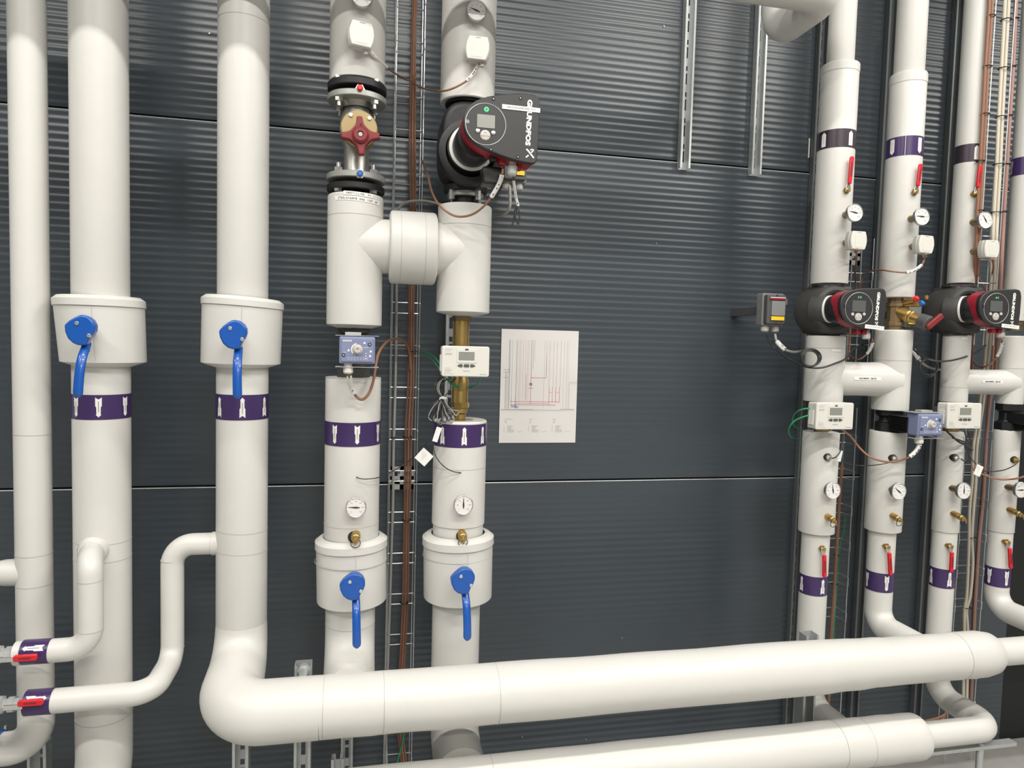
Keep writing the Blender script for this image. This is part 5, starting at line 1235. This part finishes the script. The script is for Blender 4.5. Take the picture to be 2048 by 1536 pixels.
# tall tray cables
for k, (dx, lb) in enumerate(((-3.2, 'brown cable at the left of the tall tray, left of a pair'), (2.6, 'brown cable at the left of the tall tray, right of a pair'))):
    cable(lb, [(1984+dx, -60, 0.42), (1981+dx, 20, 0.42), (1974+dx, 130, 0.42), (1968+dx, 240, 0.42), (1963+dx, 330, 0.42), (1958+dx, 420, 0.42), (1955+dx, 500, 0.42), (1950+dx, 580, 0.372), (1943+dx, 680, 0.22), (1940+dx, 760, 0.15)], .0058, 'brown', 'brown cables in the tall tray')
for k, (dx, lb) in enumerate(((-3.8, 'beige cable in the tall right tray, left of a pair'), (3.4, 'beige cable in the tall right tray, right of a pair'))):
    cable(lb, [(2016+dx, -60, 0.388), (2013+dx, 20, 0.388), (2007+dx, 130, 0.388), (2001+dx, 240, 0.388), (1997+dx, 330, 0.388), (1992+dx, 420, 0.388), (1988+dx, 500, 0.388), (1983+dx, 600, 0.32), (1975+dx, 700, 0.22), (1965+dx, 790, 0.14), (1955+dx, 860, .09), (1950+dx, 900, .09), (1948+dx, 960, .09), (1943+dx*1.1, 1020, .09), (1941+dx*.8, 1075, .09), (1941+dx*1.3, 1130, .09), (1937+dx, 1190, .09), (1931+dx*.6, 1222, .09), (1932+dx, 1270, .09), (1930+dx, 1400, .09), (1928+dx, 1470, .09)], .0062, 'beige', 'beige cables in the tall tray')
cable('rosy brown cable at the right side of the tall tray', [(2035, -60, 0.388), (2031, 20, 0.388), (2026, 130, 0.388), (2019, 240, 0.388), (2013, 340, 0.388), (2007, 440, 0.388), (2002, 540, 0.388), (1996, 640, 0.3), (1990, 740, 0.2), (1980, 800, 0.14), (1974, 860, .075), (1970, 930, .075), (1966, 1000, .075), (1958, 1080, .075), (1953, 1160, .075), (1948, 1250, .075), (1942, 1400, .075)], .0070, 'pink')
cable('brown cable in the lower right tray beside the rosy one', [(1990, 640, .06), (1984, 740, .06), (1975, 820, .06), (1970, 900, .06), (1964, 980, .06), (1957, 1060, .06), (1950, 1150, .06), (1945, 1250, .06), (1940, 1400, .06)], .0045, 'brown')
cable('brown lead dropping from the third right-hand sensor box', [(1984, 517, .53), (1987, 530, .48), (1985, 548, .36), (1980, 562, .24), (1975, 575, .16), (1970, 590, .10)], .0036, 'brown')
cable('thin brown cable curving behind the second small pump', [(1952, 540, .10), (1958, 556, .12), (1966, 570, .16), (1974, 585, .2)], .003, 'brown')
for k, (pts, lb) in enumerate((([(1893, 862, .46), (1905, 873, .46), (1918, 884, .46), (1932, 890, .45), (1945, 900, .40)], 'thick black lead drooping under the second right-hand meter'),
                ([(1905, 876, .47), (1918, 880, .47), (1932, 884, .46), (1940, 878, .42), (1936, 868, .42)], 'short black lead knotted under the second right-hand meter'),
                ([(1928, 862, .44), (1932, 876, .42), (1930, 894, .40), (1934, 912, .42), (1930, 922, .45), (1922, 918, .46)], 'black probe lead entering the third right-hand riser'),
                ([(1936, 862, .42), (1942, 878, .40), (1938, 900, .40), (1944, 918, .42), (1952, 928, .43)], 'black lead leading down to a white tag at the right'),
                ([(1964, 942, .40), (1985, 943, .40), (2008, 940, .43), (2028, 931, .45), (2038, 922, .455)], 'thin black probe lead sagging to the last riser'))):
    cable(lb, pts, [.0034, .003, .0022, .002, .002][k], 'blk')
cable('brown cable sagging from a tag out of the right edge', [(1944, 930, .42), (1950, 942, .43), (1968, 950, .43), (1990, 957, .44), (2015, 959, .46), (2048, 953, .5), (2090, 930, .5)], .0034, 'brown')
tagcard('white tag hanging before the lower right tray', 1957, 941, .45, (.030, .040), 22)
# low brown cables behind the lower header at right
for k in range(2):
    cable(['pair of brown cables low on the wall under the headers, upper one', 'pair of brown cables low on the wall under the headers, lower one'][k], [(1825, 1446+6*k, .10), (1855, 1441+6*k, .10), (1885, 1432+6*k, .10), (1893, 1418, .10), (1893, 1395, .10)], .005, 'brown')
cable('green cable low in the left tray, below the upper header', [(806, 1440, .08), (808, 1460, .08), (804, 1490, .08), (796, 1520, .08), (790, 1560, .08)], .0028, 'green')
cable('black coiled lead hanging from the big pump gland', [(1026, 352, .60), (1028, 368, .58), (1032, 395, .55), (1036, 412, .54), (1030, 420, .54), (1027, 440, .54), (1024, 450, .54), (1030, 430, .54), (1035, 415, .545), (1039, 430, .545), (1037, 448, .545), (1031, 436, .55), (1030, 418, .55)], .0022, 'blk', None, [(.06, .26)], sm=8)
# cable ties on the trays
def tie(px, py, Y, w, lab):
    t = thing('cable_tie', lab, 'cable tie', W(px, py, Y), 'black cable ties')
    MB().ring((0, 0, 0), (0, 0, 1), w, .0018, 20, 6).build('strap', 'black', t); MB().box((w*.7, -w*.7, 0), (.006, .004, .005)).build('tie_head', 'black', t)
for px, py, w in ((824, 703, .017), (815, 874, .015), (813, 1040, .015), (808, 1205, .014), (787, 875, .008), (1982, 32, .013), (1975, 133, .013), (1970, 228, .013), (1960, 322, .013), (1960, 421, .013), (2012, 40, .017), (2007, 137, .017), (2001, 234, .017), (1997, 329, .017), (1991, 425, .017), (2031, 37, .010), (2025, 133, .010), (2019, 231, .010), (2014, 328, .010), (2008, 423, .010), (1944, 1075, .016), (1934, 1215, .015), (1668, 1168, .010), (1672, 1110, .010)):
    where = ('on the brown cables of the left tray' if 795 < px < 830 else 'on the pale cable of the left tray' if px < 795 else 'on the brown cable by the first right-hand riser' if px < 1700 else 'on the lower beige cables' if px < 1950 and py > 1000 else 'on the brown pair of the tall tray' if px < 1985 and py < 500 else 'on the beige pair of the tall tray' if px < 2009 or py < 100 and px < 2015 else 'on the rosy cable of the tall tray')
    where = 'on the rosy cable of the tall tray' if px in (2031, 2025, 2019, 2014, 2008) else where
    hgt = {32: 'topmost', 133: 'second from top', 228: 'third from top', 322: 'fourth from top', 421: 'lowest', 40: 'topmost', 137: 'second from top', 234: 'third from top', 329: 'fourth from top', 425: 'lowest', 37: 'topmost', 231: 'third from top', 328: 'fourth from top', 423: 'lowest', 703: 'topmost', 874: 'second', 1040: 'third', 1205: 'lowest', 875: 'only', 1075: 'upper', 1215: 'lower', 1168: 'lower', 1110: 'upper'}[py]
    tie(px, py, .42 if 1950 < px < 1983 else .388 if px > 1983 else .09 if px > 1900 else .075, w, f'{hgt} black cable tie {where}')

# ---- printed diagram on the wall
t = thing('wall_diagram', 'white laminated sheet with a red and grey pipe diagram on the wall', 'poster', W(1080, 772, .004))
o = t.location
c4 = [W(1003, 658, .004), W(1156, 662, .004), W(1152, 884, .004), W(998, 887, .004)]
wv = [(c.x-o.x, c.z-o.z) for c in c4]; xm0, xm1 = (wv[0][0]+wv[3][0])/2, (wv[1][0]+wv[2][0])/2; zm0, zm1 = (wv[2][1]+wv[3][1])/2, (wv[0][1]+wv[1][1])/2
MB().prism([(xm0, zm0), (xm1, zm0), (xm1, zm1), (xm0, zm1)], -.0006, .002).build('sheet', 'paper', t)
PX = lambda a: xm0+(a-15)/(975-15)*(xm1-xm0)
PZ = lambda b: zm1-(b-65)/(1495-65)*(zm1-zm0)
def lines(name, mt, L, y=-.0010):
    mb = MB()
    for a0, b0, a1, b1, w in L:
        w_ = w*.00028
        x0, z0, x1, z1 = PX(a0), PZ(b0), PX(a1), PZ(b1)
        if abs(a1-a0) < abs(b1-b0): mb.box(((x0+x1)/2, y, (z0+z1)/2), (w_, .0004, abs(z1-z0)))
        else: mb.box(((x0+x1)/2, y, (z0+z1)/2), (abs(x1-x0), .0004, w_))
    mb.build(name, mt, t, flat=True)
lines('grey_lines', 'inkg', [(a, 195, a, 1060, w) for a, w in ((118, 6), (128, 3), (155, 2), (208, 5), (245, 2))]+[(78, 600, 78, 1060, 5), (90, 600, 90, 1060, 3), (104, 660, 104, 1060, 2), (50, 572, 130, 572, 4), (50, 603, 130, 603, 4), (50, 670, 105, 670, 4), (30, 1072, 420, 1072, 7), (770, 1067, 945, 1067, 7), (870, 720, 970, 720, 3), (870, 738, 970, 738, 2), (875, 740, 875, 1060, 3)])
lines('pale_lines', 'inkl', [(a, 195, a, 1060, w) for a, w in ((555, 3), (800, 3), (838, 4), (858, 2))]+[(390, 195, 390, 560, 12), (412, 195, 412, 560, 7), (430, 195, 430, 460, 4), (420, 1072, 770, 1075, 4), (30, 1083, 945, 1083, 3)])
lines('pink_lines', 'inkp', [(a, 195, a, 960, w) for a, w in ((225, 4), (262, 4), (290, 7), (320, 5), (345, 7), (360, 4))]+[(580, 195, 580, 660, 7), (610, 195, 610, 780, 4), (625, 195, 625, 780, 7), (670, 195, 670, 780, 10), (712, 195, 712, 780, 10), (760, 195, 760, 780, 10)])
lines('red_lines', 'inkr', [(392, 560, 392, 1000, 6), (385, 668, 580, 668, 7), (622, 780, 622, 1005, 6), (665, 780, 665, 985, 5), (706, 780, 706, 985, 7), (752, 780, 752, 985, 6), (140, 970, 750, 970, 6), (140, 1012, 710, 1012, 7), (200, 992, 620, 992, 4), (365, 800, 420, 800, 6), (622, 850, 665, 850, 4), (706, 850, 752, 850, 4), (330, 620, 330, 940, 4), (160, 1040, 250, 1040, 5), (578, 380, 578, 668, 3)])
lines('blue_lines', 'inkb', [(150, 1030, 230, 1030, 26), (200, 1048, 240, 1048, 14), (155, 900, 155, 1040, 4), (200, 900, 200, 1040, 4)])
MB().ring((PX(390), -.001, PZ(750)), (0, 1, 0), .0042, .0014, 20, 6).build('pump_symbol', 'redh', t)
L = []
for a in (75, 378, 675):
    L += [(a, 1192, a+(105 if a == 75 else 45), 1192, 3)]+[(a+5, 1215+12*i, a+32, 1215+12*i, 2) for i in range(3)]
    L += [(a+38, 1278+13*i, a+38+[75, 60, 45, 50, 90, 85, 80][i], 1278+13*i, 3) for i in range(7)]+[(a+160, 1350, a+225, 1350, 2), (a, 1275, a, 1355, 2)]
lines('caption_lines', 'inkg', L)
for px, py, r in ((1010, 664, 0),): pass

# ---- small white strip on the wall left of the first right-hand riser
t = thing('marker_strip', 'thin white vertical strip on the dark wall, left of the first right-hand riser', 'marker', W(1618, 296, .002))
MB().box((0, 0, 0), (.005, .002, .078)).build('strip', 'white', t)
# screw heads in the wall
for k, (px, py, lb) in enumerate(((419, 67, 'tiny bright screw head in the wall left of the third riser'), (1313, 487, 'tiny screw head in the middle of the bare wall'), (1328, 52, 'tiny screw head high on the bare wall left of the hanging rail'), (1244, 1276, 'tiny screw head low on the bare wall above the header'), (1044, 1474, 'tiny screw head between the headers near the fifth riser'), (1172, 1479, 'tiny screw head between the headers on the bare wall'))):
    t = thing('wall_screw', lb, 'screw', W(px, py, .004), 'tiny screw heads in the wall')
    MB().cyl((0, .006, 0), (0, -.0015, 0), .0022, n=8).build('screw_head', 'wire', t)

sc = bpy.context.scene
sc.view_settings.view_transform = 'Standard'; sc.view_settings.look = 'None'; sc.view_settings.gamma = 1; sc.view_settings.use_curve_mapping = False
sc.view_settings.exposure = 0.13
